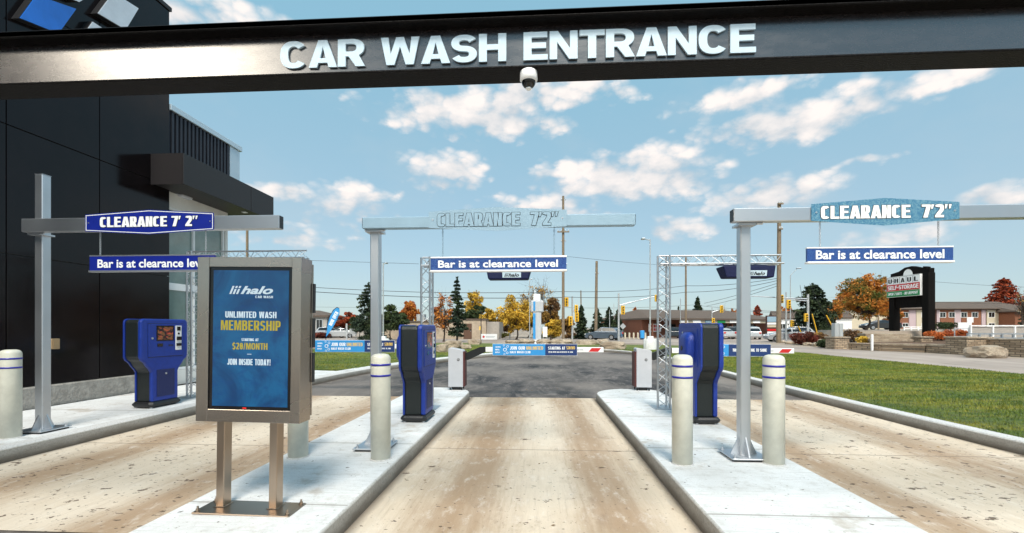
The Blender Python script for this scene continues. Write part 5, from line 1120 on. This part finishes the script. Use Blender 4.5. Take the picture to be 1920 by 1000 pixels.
b = MB(); r = .42; pts = [(-.05+r*math.cos(R(a)), Z(516)+r*1.15*math.sin(R(a))) for a in range(0, 181, 15)]; b.prism(pts, -.215, -.201, 'y'); b.build('arch_panel', 'white', t)
x0, x1 = -w+.02, w-.50; yf = -.46
sb = MB().box(x0, x1, yf, -.281, Z(556), Z(517)).build('sign_cabinet', 'white', t)
H = Z(517)-Z(556); zA = Z(517)
b = MB(); b.box(x0+.03, x1-.03, yf-.012, yf-.001, zA-H*.37, zA-.03, 0); b.box(x0+.03, x1-.03, yf-.012, yf-.001, zA-H*.70, zA-H*.38, 1); b.box(x0+.03, x1-.03, yf-.012, yf-.001, zA-H+.03, zA-H*.71, 2); b.build('sign_face', ['bright', 'red', 'green'], sb)
b = MB(); cw = (x1-x0-.1)/5
for i, ch in enumerate(['U', 'H', 'A', 'U', 'L']):
    a = x0+.05+cw*i; tx(b, ch, a+cw*.2, a+cw*.8, zA-H*.31, zA-H*.10, yf-.013, 0, bold=.04, depth=.01)
    for aa, bb, cc, dd in ((a+.01, a+cw-.02, zA-.07, zA-.05), (a+.01, a+.035, zA-H*.36, zA-.05)): b.box(aa, bb, yf-.017, yf-.013, cc, dd)
b.box(x0+.05+cw*.92, x0+.05+cw*1.12, yf-.024, yf-.018, zA-H*.225, zA-H*.185)
b.build('lettering', ['blacktxt', 'bright'], sb); b = MB(); tx(b, 'SELF-STORAGE', x0+.12, x1-.12, zA-H*.64, zA-H*.44, yf-.013, 1, bold=.03, depth=.01, style='grot'); b.build('lettering', ['blacktxt', 'bright'], sb); b = MB(); tx(b, 'OPEN 7 DAYS - NO DEPOSIT', x0+.15, x1-.15, zA-H*.91, zA-H*.78, yf-.013, 1, bold=.02, shear=.2, depth=.01)
b.build('lettering', ['blacktxt', 'bright'], sb)
# plaza pylon sign
p = D(1447, 62); t = thing('pylon_sign', 'plaza pylon sign with stacked tenant panels left of the wooden utility pole', 'sign', p, R(-5)); k = 62/FPX
MB().box(-.75, .75, -.2, .2, .0, HT(592, 62)).build('frame', 'darkbrick', t)
for i, (v0, v1, m, s_) in enumerate(((594, 604, 'paleblue', 'PLAZA'), (605, 609, 'white', None), (610, 614, 'creampanel', None), (617, 621, 'red', None), (622, 630, 'bright', 'BAKERY'))):
    q = MB().box(-.68, .68, -.25, -.201, HT(v1, 62), HT(v0, 62)).build('tenant_panel', m, t)
# blue and white pylon
DT = 40; p = D(1007, DT); Z = lambda v: HT(v, DT); t = thing('equipment_pylon', 'tall white and blue pylon behind the middle banner', 'pylon', p)
MB().box(-.36, .38, -.3, .3, 0, Z(586), bev=.04).build('column', 'cabinet', t); MB().box(-.58, .58, -.36, .36, Z(586), Z(564), bev=.08).build('hood', 'cabinet', t); MB().box(-.34, .30, -.26, .26, Z(564), Z(552), bev=.06).build('cap', 'white', t); MB().box(-.3, -.05, -.2, .2, Z(552), Z(546), bev=.04).build('antenna_box', 'galv', t)
MB().box(-.37, -.14, -.33, -.301, .5, Z(588)).build('blue_panel', 'bannerblue', t); MB().box(-.34, -.16, -.39, -.361, Z(583), Z(566)).build('blue_panel', 'bannerblue', t); MB().box(-.5, .5, -.5, .5, 0, .35, bev=.05).build('base', 'white', t)
# feather flag
DF = 44; p = D(611, DF); t = thing('feather_flag', 'tall blue NOW OPEN feather flag leaning above the left banner', 'flag', p); s_ = DF/FPX
f = lambda x, v: ((x-611)*s_, HT(v, DF))
pts = [f(611.5, 632), f(615, 606), f(620, 592), f(626, 582), f(632, 577.5), f(637, 579), f(637.5, 586), f(634, 596), f(627, 610), f(619, 622)]
b = MB(); b.prism(pts, -.012, .012, 'y'); fl = b.build('sail', 'flagblue' if 'flagblue' in M else 'bannerblue', t)
b = MB(); P = [f(611, 640), f(611.3, 620), f(614.5, 606), f(619.5, 592), f(625.5, 581.5), f(632, 577), f(636.5, 578.3)]
for a, c_ in zip(P, P[1:]): b.rod((a[0], 0, a[1]), (c_[0], 0, c_[1]), .03, n=6)
b.build('pole', 'navy', t); MB().box(-.4, .4, -.4, .4, 0, .12).build('base', 'black', t)
b = MB(); mx = Matrix.Translation((f(626, 597)[0], 0, f(626, 597)[1])) @ Matrix.Rotation(R(-62), 4, 'Y'); q = MB(); tx(q, 'NOW OPEN', -.78, .72, -.20, .17, -.013, 0, bold=.02, depth=.01); b.add(q.v, q.f, 0, False, mx); b.build('lettering', 'bright', fl)
# small white signs and boards
def board(name, lab, u, d, zb, x0v, hw, post, m='white', extra=None):
    p = D(u, d, zb); t = thing(name, lab, 'sign', p); v0, v1 = x0v; z0, z1 = HT(v1, d)-zb, HT(v0, d)-zb; w = hw/FPX*d
    MB().box(-w, w, -.03, .03, z0, z1, bev=.01).build('board', m, t)
    for x in ([-w*.8, w*.8] if post == 2 else [0]): MB().rod((x, .05, 0), (x, .05, z0+.2 if post == 2 else z1), .04, n=8).build('post', 'greypole', t)
    if extra: extra(t, w, z0, z1)
    return t
board('sign_board', 'white blank upright board right of the blue and white pylon', 1022, 45, 0, (613, 632), 4.2, 2)
def av(t, w, z0, z1):
    b = MB(); b.box(-w*.4, w*.75, -.036, -.031, z0+(z1-z0)*.52, z0+(z1-z0)*.60); b.box(-w*.4, w*.6, -.036, -.031, z0+(z1-z0)*.36, z0+(z1-z0)*.42); b.rod((-w*.68, -.03, (z0+z1)/2), (-w*.68, -.04, (z0+z1)/2), w*.14, n=14, mi=1); b.build('lettering', ['greypole', 'red'], t)
board('roadside_sign', 'low white sign in front of the beige building', 917, 50, 0, (626.5, 637), 15, 2, 'white', av)
board('sign_board', 'white blank board beside the red shrubs', 1809, 34, .5, (605, 622), 12, 2)
def tl(t, w, z0, z1):
    b = MB(); b.box(-w*.55, w*.55, -.036, -.031, z0+(z1-z0)*.2, z0+(z1-z0)*.28); b.build('frame_line', 'greypole', t)
board('sign_board', 'small round edged parking sign above the railing', 1819, 36, .6, (595, 605), 5.5, 1, 'white')
board('sign_board', 'narrow pale marker board on a post behind the feather flag', 650, 50, 0, (607, 640), 1.5, 1, 'greypole'); board('sign_board', 'white and grey notice board between the spruces at the left', 662, 56, 0, (617, 626), 7, 2, 'greypole')
def dia(t, w, z0, z1): pass
p = D(1168, 60); t = thing('warning_sign', 'diamond shaped sign seen from behind by the mast pole', 'sign', p); z = HT(612, 60); MB().prism([(-.42, z), (0, z-.42), (.42, z), (0, z+.42)], -.02, .02, 'y').build('board', 'greypole', t); MB().rod((0, .04, 0), (0, .04, z), .04, n=6).build('post', 'galv', t)

# ================================================================ POLES
def pole(name, lab, u, d, vt, r0, r1, m, lean=0, cat='pole', zb=0, arm=None, base=None, lens=0):
    p = D(u, d, zb); H = HT(vt, d)-zb; t = thing(name, lab, cat, p); b = MB(); b.rod((0, 0, -.2), (lean*H, 0, H), r0, r1, n=12); b.build('shaft', m, t)
    return t, H
def woodpole(lab, u, d, vt, r, lean=0, cross=()):
    t, H = pole('utility_pole', lab, u, d, vt, r, r*.72, 'wood', lean, 'utility pole')
    for zc, w in cross:
        z = zc
        if w: MB().box(lean*z-w/2, lean*z+w/2, -r-.1, -r+.0, z-.05, z+.06).build('crossarm', 'wood', t)
        q = MB()
        for x in ((-w/2+.08, -w/6, w/6, w/2-.08) if w else (-.2, .2)): q.lathe([(.05, 0), (.07, .05), (.05, .1), (.06, .16), (.02, .2), (0, .2)], 8, mx=Matrix.Translation((lean*z+x, -r-.05, z+.06)))
        q.build('insulators', 'greypole', t)
    return t
pA = woodpole('tall wooden utility pole rising behind the middle clearance sign', 1056, 46, 368, .16, .0, ((HT(378, 46), .0), (HT(436, 46), 1.25), (HT(455, 46), .0)))
pB = woodpole('leaning wooden pole above the blue grey car', 1117, 58, 490, .22, .012, ((HT(515, 58), 0),))
pC = woodpole('thin wooden pole in front of the plaza roof', 1286, 62, 480, .16, .0, ((HT(500, 62), 0),))
pD = woodpole('thick wooden utility pole at the garden bed right of the right gantry', 1460, 43.5, 381, .23, .004, ((HT(384, 43.5), .5), (HT(431, 43.5), .4)))
woodpole('far wooden pole between the left traffic signals and the leaning pole', 1090, 75, 545, .13, -.01, ())
woodpole('wooden pole behind the left canopy end of the black building', 463.5, 42, 360, .14, 0, ())
woodpole('thin wooden pole standing beside the motel', 1647, 60, 590, .12, 0, ())
def lightpole(lab, u, d, vt, arm, basez, r=.07, m='greypole', zb=0, conc=True):
    t, H = pole('street_lamp', lab, u, d, vt, r, r*.7, m, 0, 'street lamp', zb)
    if conc: MB().lathe([(.40, 0), (.40, basez-.03), (.37, basez), (0, basez)], 24).build('concrete_base', 'island', t); MB().box(-.17, .17, -.17, .17, basez, basez+.16, bev=.02).build('base_cover', 'white', t)
    ax, az = arm; b = MB(); b.rod((0, 0, H-.06), (ax*.8, 0, H+az), r*.5, n=8); b.build('arm', m, t); b = MB(); b.box(min(ax*.7, ax*1.25), max(ax*.7, ax*1.25), -.16, .16, H+az-.03, H+az+.06, bev=.03); b.build('lamp_head', 'galv', t)
    return t
lightpole('white lamp post on a round concrete base behind the right barrier box', 1219, 27.5, 449, (-.45, .02), .80, .05)
lightpole('slim lamp post on a concrete base behind the middle gantry post', 718.5, 30, 494, (.25, .0), .75, .055)
lightpole('tall thin street lamp with a curved arm right of the wooden utility pole', 1482, 50, 516, (.95, .75), 0, .06, 'greypole', 0, False)
lightpole('thin white lamp pole left of the blue and white pylon', 993, 44, 524, (.2, 0), 0, .05, 'greypole', 0, False)
for i, (u, d, vt, lab) in enumerate([(902, 52, 581, 'dark thin pole beside the beige building'), (956, 56, 594, 'thin white pole in front of the large yellow maple'), (650, 58, 607, 'white thin pole near the red tree at left'), (1143, 62, 582, 'thin pale pole above the rear of the blue grey car'), (1151, 72, 570, 'second thin pale pole above the rear of the blue grey car'), (1276, 64, 560, 'thin grey pole left of the plaza wooden pole')]):
    t, H = pole('thin_pole', lab, u, d, vt, .06, .045, 'greypole' if i else 'black', 0, 'pole')
def signal(parent, x, y, z, k=1.0, back=True):
    h = MB().box(x-.23*k, x+.23*k, y-.15, y+.1, z-.55*k, z+.55*k, bev=.04).build('signal_head', 'sigyellow', parent)
    b = MB()
    for i in (-1, 0, 1): b.rod((x, y-.151, z+i*.33*k), (x, y-.26, z+i*.33*k), .085*k, n=12)
    b.build('visors', 'black', h)
def signalpole(lab, u, d, vt, r, arms, heads):
    t, H = pole('traffic_signal', lab, u, d, vt, r, r*.75, 'greypole', 0, 'traffic signal')
    for (u1, v1, v0) in arms: b = MB(); b.rod((0, 0, HT(v0, d)), ((u1-u)/FPX*d, 0, HT(v1, d)), .07, .04, n=8); b.build('mast_arm', 'galv', t)
    for (u1, v1, k) in heads: signal(t, (u1-u)/FPX*d, -.25, HT(v1, d), k)
    return t
signalpole('signal mast pole with a long arm to the right beside the blue grey car', 1160, 50, 550, .12, [(1228, 556, 573)], [(1167, 582, .9), (1228, 560, .7)])
signalpole('signal pole carrying yellow heads right of the tall wooden pole', 1073, 47, 556, .10, [(1082, 578, 585)], [(1080, 580, .8), (1069.5, 602, .9), (1081, 595, .9), (1062, 567, .9)])
signalpole('signal pole behind the plaza parking with two heads', 1335, 66, 575, .08, [(1352, 580, 586)], [(1351, 580, 1.0), (1336, 603, .9)])
signalpole('white signal pole with arm to the left in the garden bed', 1515, 44, 552, .13, [(1474, 561, 565), (1412, 555, 561)], [(1464, 561, .75), (1477, 571, .8), (1508.5, 596, .75)])
signalpole('thin signal post right of the wooden utility pole', 1474, 46, 548, .09, [], [(1482, 607, .65)])
# guy wires with yellow covers
for i, (u0, v0, u1, v1, lab) in enumerate([(1500, 535, 1516, 612, 'left guy wire with short yellow cover'), (1508, 535, 1533, 626, 'middle guy wire with long yellow cover'), (1518, 532, 1563, 615, 'right guy wire with yellow cover'), (1484, 585, 1502, 622, 'lowest guy wire with yellow cover')]):
    d = 45; a, c_ = D(u0, d, HT(v0, d)), D(u1, d, HT(v1, d)-.1); o = thing('guy_wire', lab, 'guy wire', (c_.x, c_.y, c_.z), group='guy wires anchored in the garden bed'); v = a-c_
    # the cable continues up to the thick pole
    MB().rod((0, 0, -.6), v, .018, n=6).build('cable', 'wire', o); MB().rod(v*.02, v*(.30 if i != 1 else .42), .055, n=8).build('cover', 'sigyellow', o)
# power lines
def wire(lab, pts, r=.022, sag=.0):
    b = MB(); P = []
    for (u, v, d), (u2, v2, d2) in zip(pts, pts[1:]):
        a, c_ = D(u, d, HT(v, d)), D(u2, d2, HT(v2, d2)); n = 16
        for i in range(n+1):
            t = i/n; q = a.lerp(c_, t); q.z -= sag*4*t*(1-t); P.append(q)
    for a, c_ in zip(P, P[1:]): b.rod(a, c_, r, n=5, cap=False)
    o = b.build('power_line', 'wire'); return tag(o, lab, 'power line', 'power lines along the far road')
wire('upper power line of the pair left of the tall wooden pole', [(500, 533, 50), (785, 548, 48), (1056, 547, 46)], .028, .1); wire('lower power line of the pair left of the tall wooden pole', [(500, 541, 50), (785, 557, 48), (1056, 558, 46)], .034, .1)
wire('upper power line from the tall pole to the thick right pole', [(1056, 547, 46), (1287, 536, 52), (1459, 522, 43.5)], .024, .25); wire('second power line from the tall pole to the thick right pole', [(1056, 557, 46), (1287, 548, 52), (1459, 526, 43.5)], .024, .3)
wire('steep service line from behind the plaza to the thick right pole', [(1320, 569, 62), (1459, 531, 43.5)], .022, .1); wire('lowest service line from behind the plaza to the thick right pole', [(1325, 574, 62), (1459, 536, 43.5)], .022, .15)
wire('high thin line crossing left of the middle gantry', [(430, 484, 48), (785, 495, 48)], .018); wire('thin line far behind the feather flag', [(500, 575, 90), (785, 578, 90)], .02)
wire('far thin line above the plaza roof', [(1060, 577, 85), (1300, 572, 85), (1530, 586, 80)], .025, .3); wire('second far thin line above the plaza roof', [(1280, 580, 85), (1700, 590, 85)], .03, .2); wire('thin line right of the storage sign', [(1745, 528, 60), (1960, 540, 60)], .018, .1)
wire('high thin line right of the middle bar', [(1062, 481, 46), (1287, 500, 62)], .016, .1); wire('line above the motel roof', [(1745, 567, 80), (1960, 571, 80)], .022)

# ================================================================ CARS
def car(lab, loc, rz, paint, L=4.6, W_=1.84, H=1.66, suv=True, cat='car'):
    t = thing('parked_car', lab, cat, loc, rz); h = L/2; w = W_/2
    prof = [(-h, .42), (-h+.03, .75), (-h+.08, 1.0), (-h+.2, 1.03), (h*.30, 1.04), (h*.55, .98), (h*.9, .80), (h-.02, .62), (h, .36), (h*.94, .24), (-h*.95, .24)]
    n = len(prof); b = MB(); secs = []
    for yy, kx, kz in ((-w, .95, .96), (-w*.96, .985, .99), (-w*.6, 1, 1), (0, 1.005, 1.005), (w*.6, 1, 1), (w*.96, .985, .99), (w, .95, .96)):
        secs.append([(p[0]*kx, yy, .24+(p[1]-.24)*kz if p[1] > .5 else p[1]) for p in prof])
    vs = sum(secs, []); m = len(secs)
    b.add(vs, [(k*n+i, k*n+(i+1) % n, (k+1)*n+(i+1) % n, (k+1)*n+i) for k in range(m-1) for i in range(n)]+[list(range(n)), list(range((m-1)*n, m*n))], 0)
    rb = -h+.12 if suv else -h*.62
    roof = [(rb, 1.02), (rb+.48 if suv else -h*.36, H-.09), (-.1 if suv else -.1, H), (h*.06, H-.04), (h*.40, 1.03)]
    topr = [(p[0], p[1]) for p in roof]; tw = w*.78
    bot = [(-p) for p in (0,)]
    vs = [(p[0], -(w*.94 if p[1] < 1.1 else tw), p[1]) for p in roof]+[(p[0], (w*.94 if p[1] < 1.1 else tw), p[1]) for p in roof]
    b.add(vs, [(0,1,2,3,4), (9,8,7,6,5), (0,5,6,1), (1,6,7,2), (2,7,8,3), (3,8,9,4)], 0)
    b.build('body', paint, t, bevel=.05)
    for s in (-1, 1):
        q = MB()
        def pt(x, f): return (x, s*((w*.94)*(1-f)+tw*f)+s*.012, 1.02+(H-1.06)*f)
        fr = [(rb+.62, .84), (rb+.30, .16)] if suv else [(-h*.36, .86), (-h*.54, .16)]
        q.add([pt(fr[1][0], fr[1][1]), pt(-.12, .14), pt(-.12, .88), pt(fr[0][0], fr[0][1])], [(0,1,2,3)]); q.add([pt(-.04, .14), pt(h*.34, .14), pt(h*.08, .86), pt(-.04, .88)], [(0,1,2,3)]); q.build('side_windows', 'darkglass', t)
    q = MB(); f = lambda x, z, y: (x, y, z)
    q.add([(h*.40+.015, -w*.84, 1.06), (h*.40+.015, w*.84, 1.06), (h*.075+.01, tw*.9, H-.05), (h*.075+.01, -tw*.9, H-.05)], [(0,1,2,3)]); q.build('windscreen', 'darkglass', t)
    q = MB(); xr = roof[1][0]; q.add([(rb-.012, -w*.82, 1.08), (rb-.012, w*.82, 1.08), (xr-.025, tw*.88, H-.14), (xr-.025, -tw*.88, H-.14)], [(0,1,2,3)]); q.build('rear_window', 'darkglass', t)
    for s in (-1, 1):
        for x in (-h*.60, h*.62):
            q = MB(); q.rod((x, s*(w-.20), .34), (x, s*(w+.01), .34), .34, n=22); wh = q.build('wheel', 'rubber', t); q = MB(); q.rod((x, s*(w+.011), .34), (x, s*(w+.02), .34), .21, n=10); q.build('rim', 'rim', wh)
        q = MB(); q.box(h*.88, h*.985, s*w*.72-.18, s*w*.72+.18, .62, .75, bev=.02); q.build('headlight', 'bright', t)
        q = MB(); q.box(-h*1.003, -h*.95, s*w*.78-.12, s*w*.78+.12, .74, .96, bev=.02); q.build('tail_light', 'red', t)
    return t
for n_, c_ in (('carblue', (.09,.125,.17)), ('carwhite', (.5,.51,.52)), ('cardark', (.02,.022,.026)), ('carsilver', (.42,.43,.45)), ('carred', (.28,.03,.02)), ('cargrey', (.09,.10,.12))): M[n_] = mat(n_, c_, .25, metal=.3, coat=.8)
car('blue grey crossover driving on the far road', D(1132, 54), R(150), 'carblue', L=4.4, H=1.58)
cg = [(622, 66, 20, 'carsilver', 1, 'silver car parked behind the feather flag'), (638, 65, 200, 'carwhite', 0, 'white car parked right of the feather flag'), (1262, 63, 80, 'cardark', 1, 'dark car parked at the left of the plaza'),
 (1353, 60, 95, 'carwhite', 0, 'white car parked beside the right pay station'), (1372, 62, 85, 'cardark', 1, 'black crossover parked beside the right gantry post'), (1407, 58, 75, 'carwhite', 1, 'white crossover right of the right gantry post'),
 (1478, 47, 170, 'carsilver', 0, 'silver car near the thick wooden utility pole'), (1486, 56, 165, 'carwhite', 1, 'white crossover behind the silver car'), (1340, 70, 90, 'cargrey', 0, 'grey car parked close to the plaza front')]
for u, d, rz, m, suv, lab in cg: car(lab, D(u, d), R(rz), m, suv=bool(suv), H=1.66 if suv else 1.45)
car('dark car parked below the orange maple', D(1650, 62, 1.2), R(175), 'cardark', suv=False, H=1.42)

# ================================================================ STONE TERRACE
def stonewall(name, lab, a, b_, z1, th=.45, cap=.09, z0=0, cat='wall', m='stone'):
    a, b_ = Vector(a), Vector(b_); L = (b_-a).length; t = thing(name, lab, cat, (a.x, a.y, z0), math.atan2(b_.y-a.y, b_.x-a.x)); MB().box(0, L, 0, th, -.1, z1-z0-cap, bev=.02).build('stonework', m, t); MB().box(-.05, L+.05, -.06, th+.06, z1-z0-cap+.001, z1-z0, bev=.02).build('capstone', 'rock', t); return t
g = lambda u, v: G(u, v)
a, b_ = g(1590, 655), g(1650, 658); stonewall('stone_wall', 'low stacked stone wall left part at the road edge', a, b_, .46)
a, b_ = g(1652, 658), g(1734, 661); stonewall('stone_wall', 'low stacked stone wall middle part at the road edge', a, b_, .50, .45, .14)
a, b_ = g(1736, 661), g(1812, 665.5); stonewall('stone_wall', 'low stacked stone wall right part ending at the large pillar', a, b_, .52, .45, .14)
def pillar(lab, u, v, w, h, z0=0):
    p = G(u, v, z0); t = thing('stone_pillar', lab, 'pillar', (p.x, p.y+w/2, z0)); MB().box(-w/2, w/2, -w/2, w/2, -.2, h-.1, bev=.02).build('stonework', 'stone', t); MB().box(-w/2-.06, w/2+.06, -w/2-.06, w/2+.06, h-.099, h, bev=.02).build('capstone', 'rock', t); return p
pillar('large square stone pillar at the end of the low wall', 1837, 666, 1.30, 1.0); pp = pillar('stone pillar with grey utility boxes on top left of the maple', 1579, 655, 1.0, .87)
pillar('stone pillar at the right end of the terrace steps', 1738, 652, .80, .78, .1); pillar('stone pillar at the left end of the terrace steps', 1631, 648, .9, .62, .15)
t = thing('utility_box', 'pair of tall grey utility boxes standing on the stone pillar', 'utility box', (pp.x, pp.y+.5, .87), group=None); z_ = HT(606, 31)-.87
MB().box(-.28, .0, -.2, .2, 0, z_, bev=.02).build('box', 'greypole', t); MB().box(.03, .30, -.18, .18, 0, z_-.03, bev=.02).build('box', 'greypole', t)
a, b_ = g(1850, 666), g(1990, 674); stonewall('stone_wall', 'long grey stone wall with pale capstone at the right edge', (a.x, a.y+.3), (b_.x, b_.y+.3), .92, .5, .09)
a = D(1640, 31.5); b_ = D(1732, 30.5)
t = thing('terrace_steps', 'wide stone steps leading up to the black storage sign', 'steps', (a.x, a.y, 0), math.atan2(b_.y-a.y, b_.x-a.x)); L = (b_-a).length
for i in range(5): MB().box(0, L, i*.42, i*.42+.6 if i < 4 else i*.42+3.5, -.1 if i == 0 else .3+.19*(i-1)+.01, .3+.19*i, bev=.015).build('step', 'rock', t)
MB().box(-2.5, L+6, -1.9, -.001, -.1, .32, bev=.02).build('landing', 'rock', t)
# railings
def railing(lab, u0, d0, u1, d1, zb, vt, n, m='white', rails=2, name='railing', panel=False):
    a, b_ = D(u0, d0, zb), D(u1, d1, zb); L = (b_-a).length; H = HT(vt, d0)-zb; t = thing(name, lab, 'railing', a, math.atan2(b_.y-a.y, b_.x-a.x))
    for i in range(n+1): MB().box(L*i/n-.05, L*i/n+.05, -.05, .05, 0, H).build('post', m, t)
    b = MB()
    for k in range(rails): z = H*(1-k*.42)-.04; b.box(0, L, -.03, .03, z-.05, z+.04)
    b.build('rail', m, t)
    if panel: MB().box(0, L, .04, .08, .05, H-.12).build('panel', 'greywall', t)
railing('white rail fence behind the big dark pine', 1490, 62, 1570, 62, .2, 616, 5); railing('white rail fence below the motel left of the storage sign posts', 1695, 48, 1735, 48, 1.2, 612.5, 3)
railing('grey panelled railing with white posts on the terrace at right', 1820, 31, 1985, 31, .5, 610, 4, 'white', 1, panel=True)
railing('metal pipe railing in front of the grey panelled one', 1815, 28, 1985, 28, .5, 625, 8, 'galv', 3)
p = D(1803, 27.5); t = thing('gate', 'small metal gate with a red panel beside the large stone pillar', 'gate', p); MB().box(-.40, .40, -.03, .03, .3, .52).build('panel', 'red', t); b = MB(); [b.rod((x, 0, 0), (x, 0, 1.5), .03, n=8) for x in (-.42, .42)]; [b.rod((-.42, 0, z), (.42, 0, z), .02, n=6) for z in (.25, .6, .95, 1.45)]; b.build('frame', 'galv', t)
p = G(1631, 657); t = thing('marker_post', 'thin white marker post at the road edge before the low stone wall', 'post', (p.x-.15, p.y-.4, 0)); MB().box(-.06, .06, -.05, .05, 0, HT(627, 29), bev=.01).build('post', 'white', t)
# small things near the plaza
p = D(1137, 62); 
t = thing('mailbox', 'small blue mailbox on the far pavement', 'mailbox', D(1204, 56)); MB().box(-.25, .25, -.25, .25, .15, 1.15, bev=.05).build('box', 'bannerblue', t); MB().box(-.2, .2, -.2, .2, 0, .149).build('base', 'navy', t)
bo = None
for i, (u, lab) in enumerate([(1172, 'leftmost'), (1180, 'second from the left'), (1188, 'middle'), (1196, 'fourth from the left'), (1210, 'rightmost')]):
    o = thing('short_post', lab+' short pale post of the row by the far pavement', 'post', D(u, 58), 0, 'short posts by the far pavement'); MB().box(-.10, .10, -.10, .10, 0, .85, bev=.02).build('post', 'creampanel', o)
# fallen leaves on the lanes
rng = np.random.default_rng(5); n = 260; x = rng.uniform(-5.8, 5.5, n); y = rng.uniform(3.1, 12, n); P = np.c_[x, y, np.full(n, .006)]
P = P[~(((x > -2.75) & (x < -1.35)) | ((x > 1.15) & (x < 2.65)))]
v = leaves(P, .016, rng, 6); o = bpy.data.objects.new('fallen_leaves', numpy_mesh('fallen_leaves', v, 4, LEAF['rust'])); C.objects.link(o); tag(o, 'small brown fallen leaves scattered over the lanes', 'fallen leaves', None, 'stuff')

for i, (u, d, vt, w, leaf, lab) in enumerate([(735, 78, 590, 60, 'mix', 'autumn tree low behind the dark spreading pine'), (790, 82, 596, 40, 'yellow', 'yellow tree low behind the truss mast'), (945, 68, 588, 40, 'rust', 'brown tree left of the large yellow maple'), (990, 66, 575, 44, 'yellow', 'yellow tree directly behind the blue and white pylon'),
   (1062, 70, 592, 34, 'rust', 'brown tree behind the tall wooden pole'), (640, 90, 598, 44, 'rust', 'brown tree far behind the feather flag'), (1440, 112, 590, 34, 'olive', 'olive tree behind the pylon sign'), (1668, 80, 560, 50, 'mix', 'orange tree showing behind the storage sign left post'), (871, 74, 580, 40, 'dark', 'dark tree above the brown door'), (703, 66, 596, 40, 'dark', 'dark low tree right of the tall narrow spruce')]):
    broad('background_tree', lab, u, d, vt, w, leaf, 60+i, n=3000, size=.2, low=.12, zb=1.2 if u > 1600 else 0)
for i, (u, w, leaf, lab) in enumerate([(1115, 60, 'dark', 'dark hedge under the row of small spruces'), (1075, 44, 'rust', 'brown brush at the foot of the tall wooden pole'), (1020, 50, 'olive', 'olive brush behind the pylon base'), (940, 40, 'olive', 'olive brush at the right end of the beige building'), (800, 50, 'dark', 'dark brush left of the beige building'), (735, 60, 'dkred', 'dark red brush under the spreading pine')]):
    shrub(lab, u, 60+i, 624, w, leaf, 80+i, n=1500, size=.12)
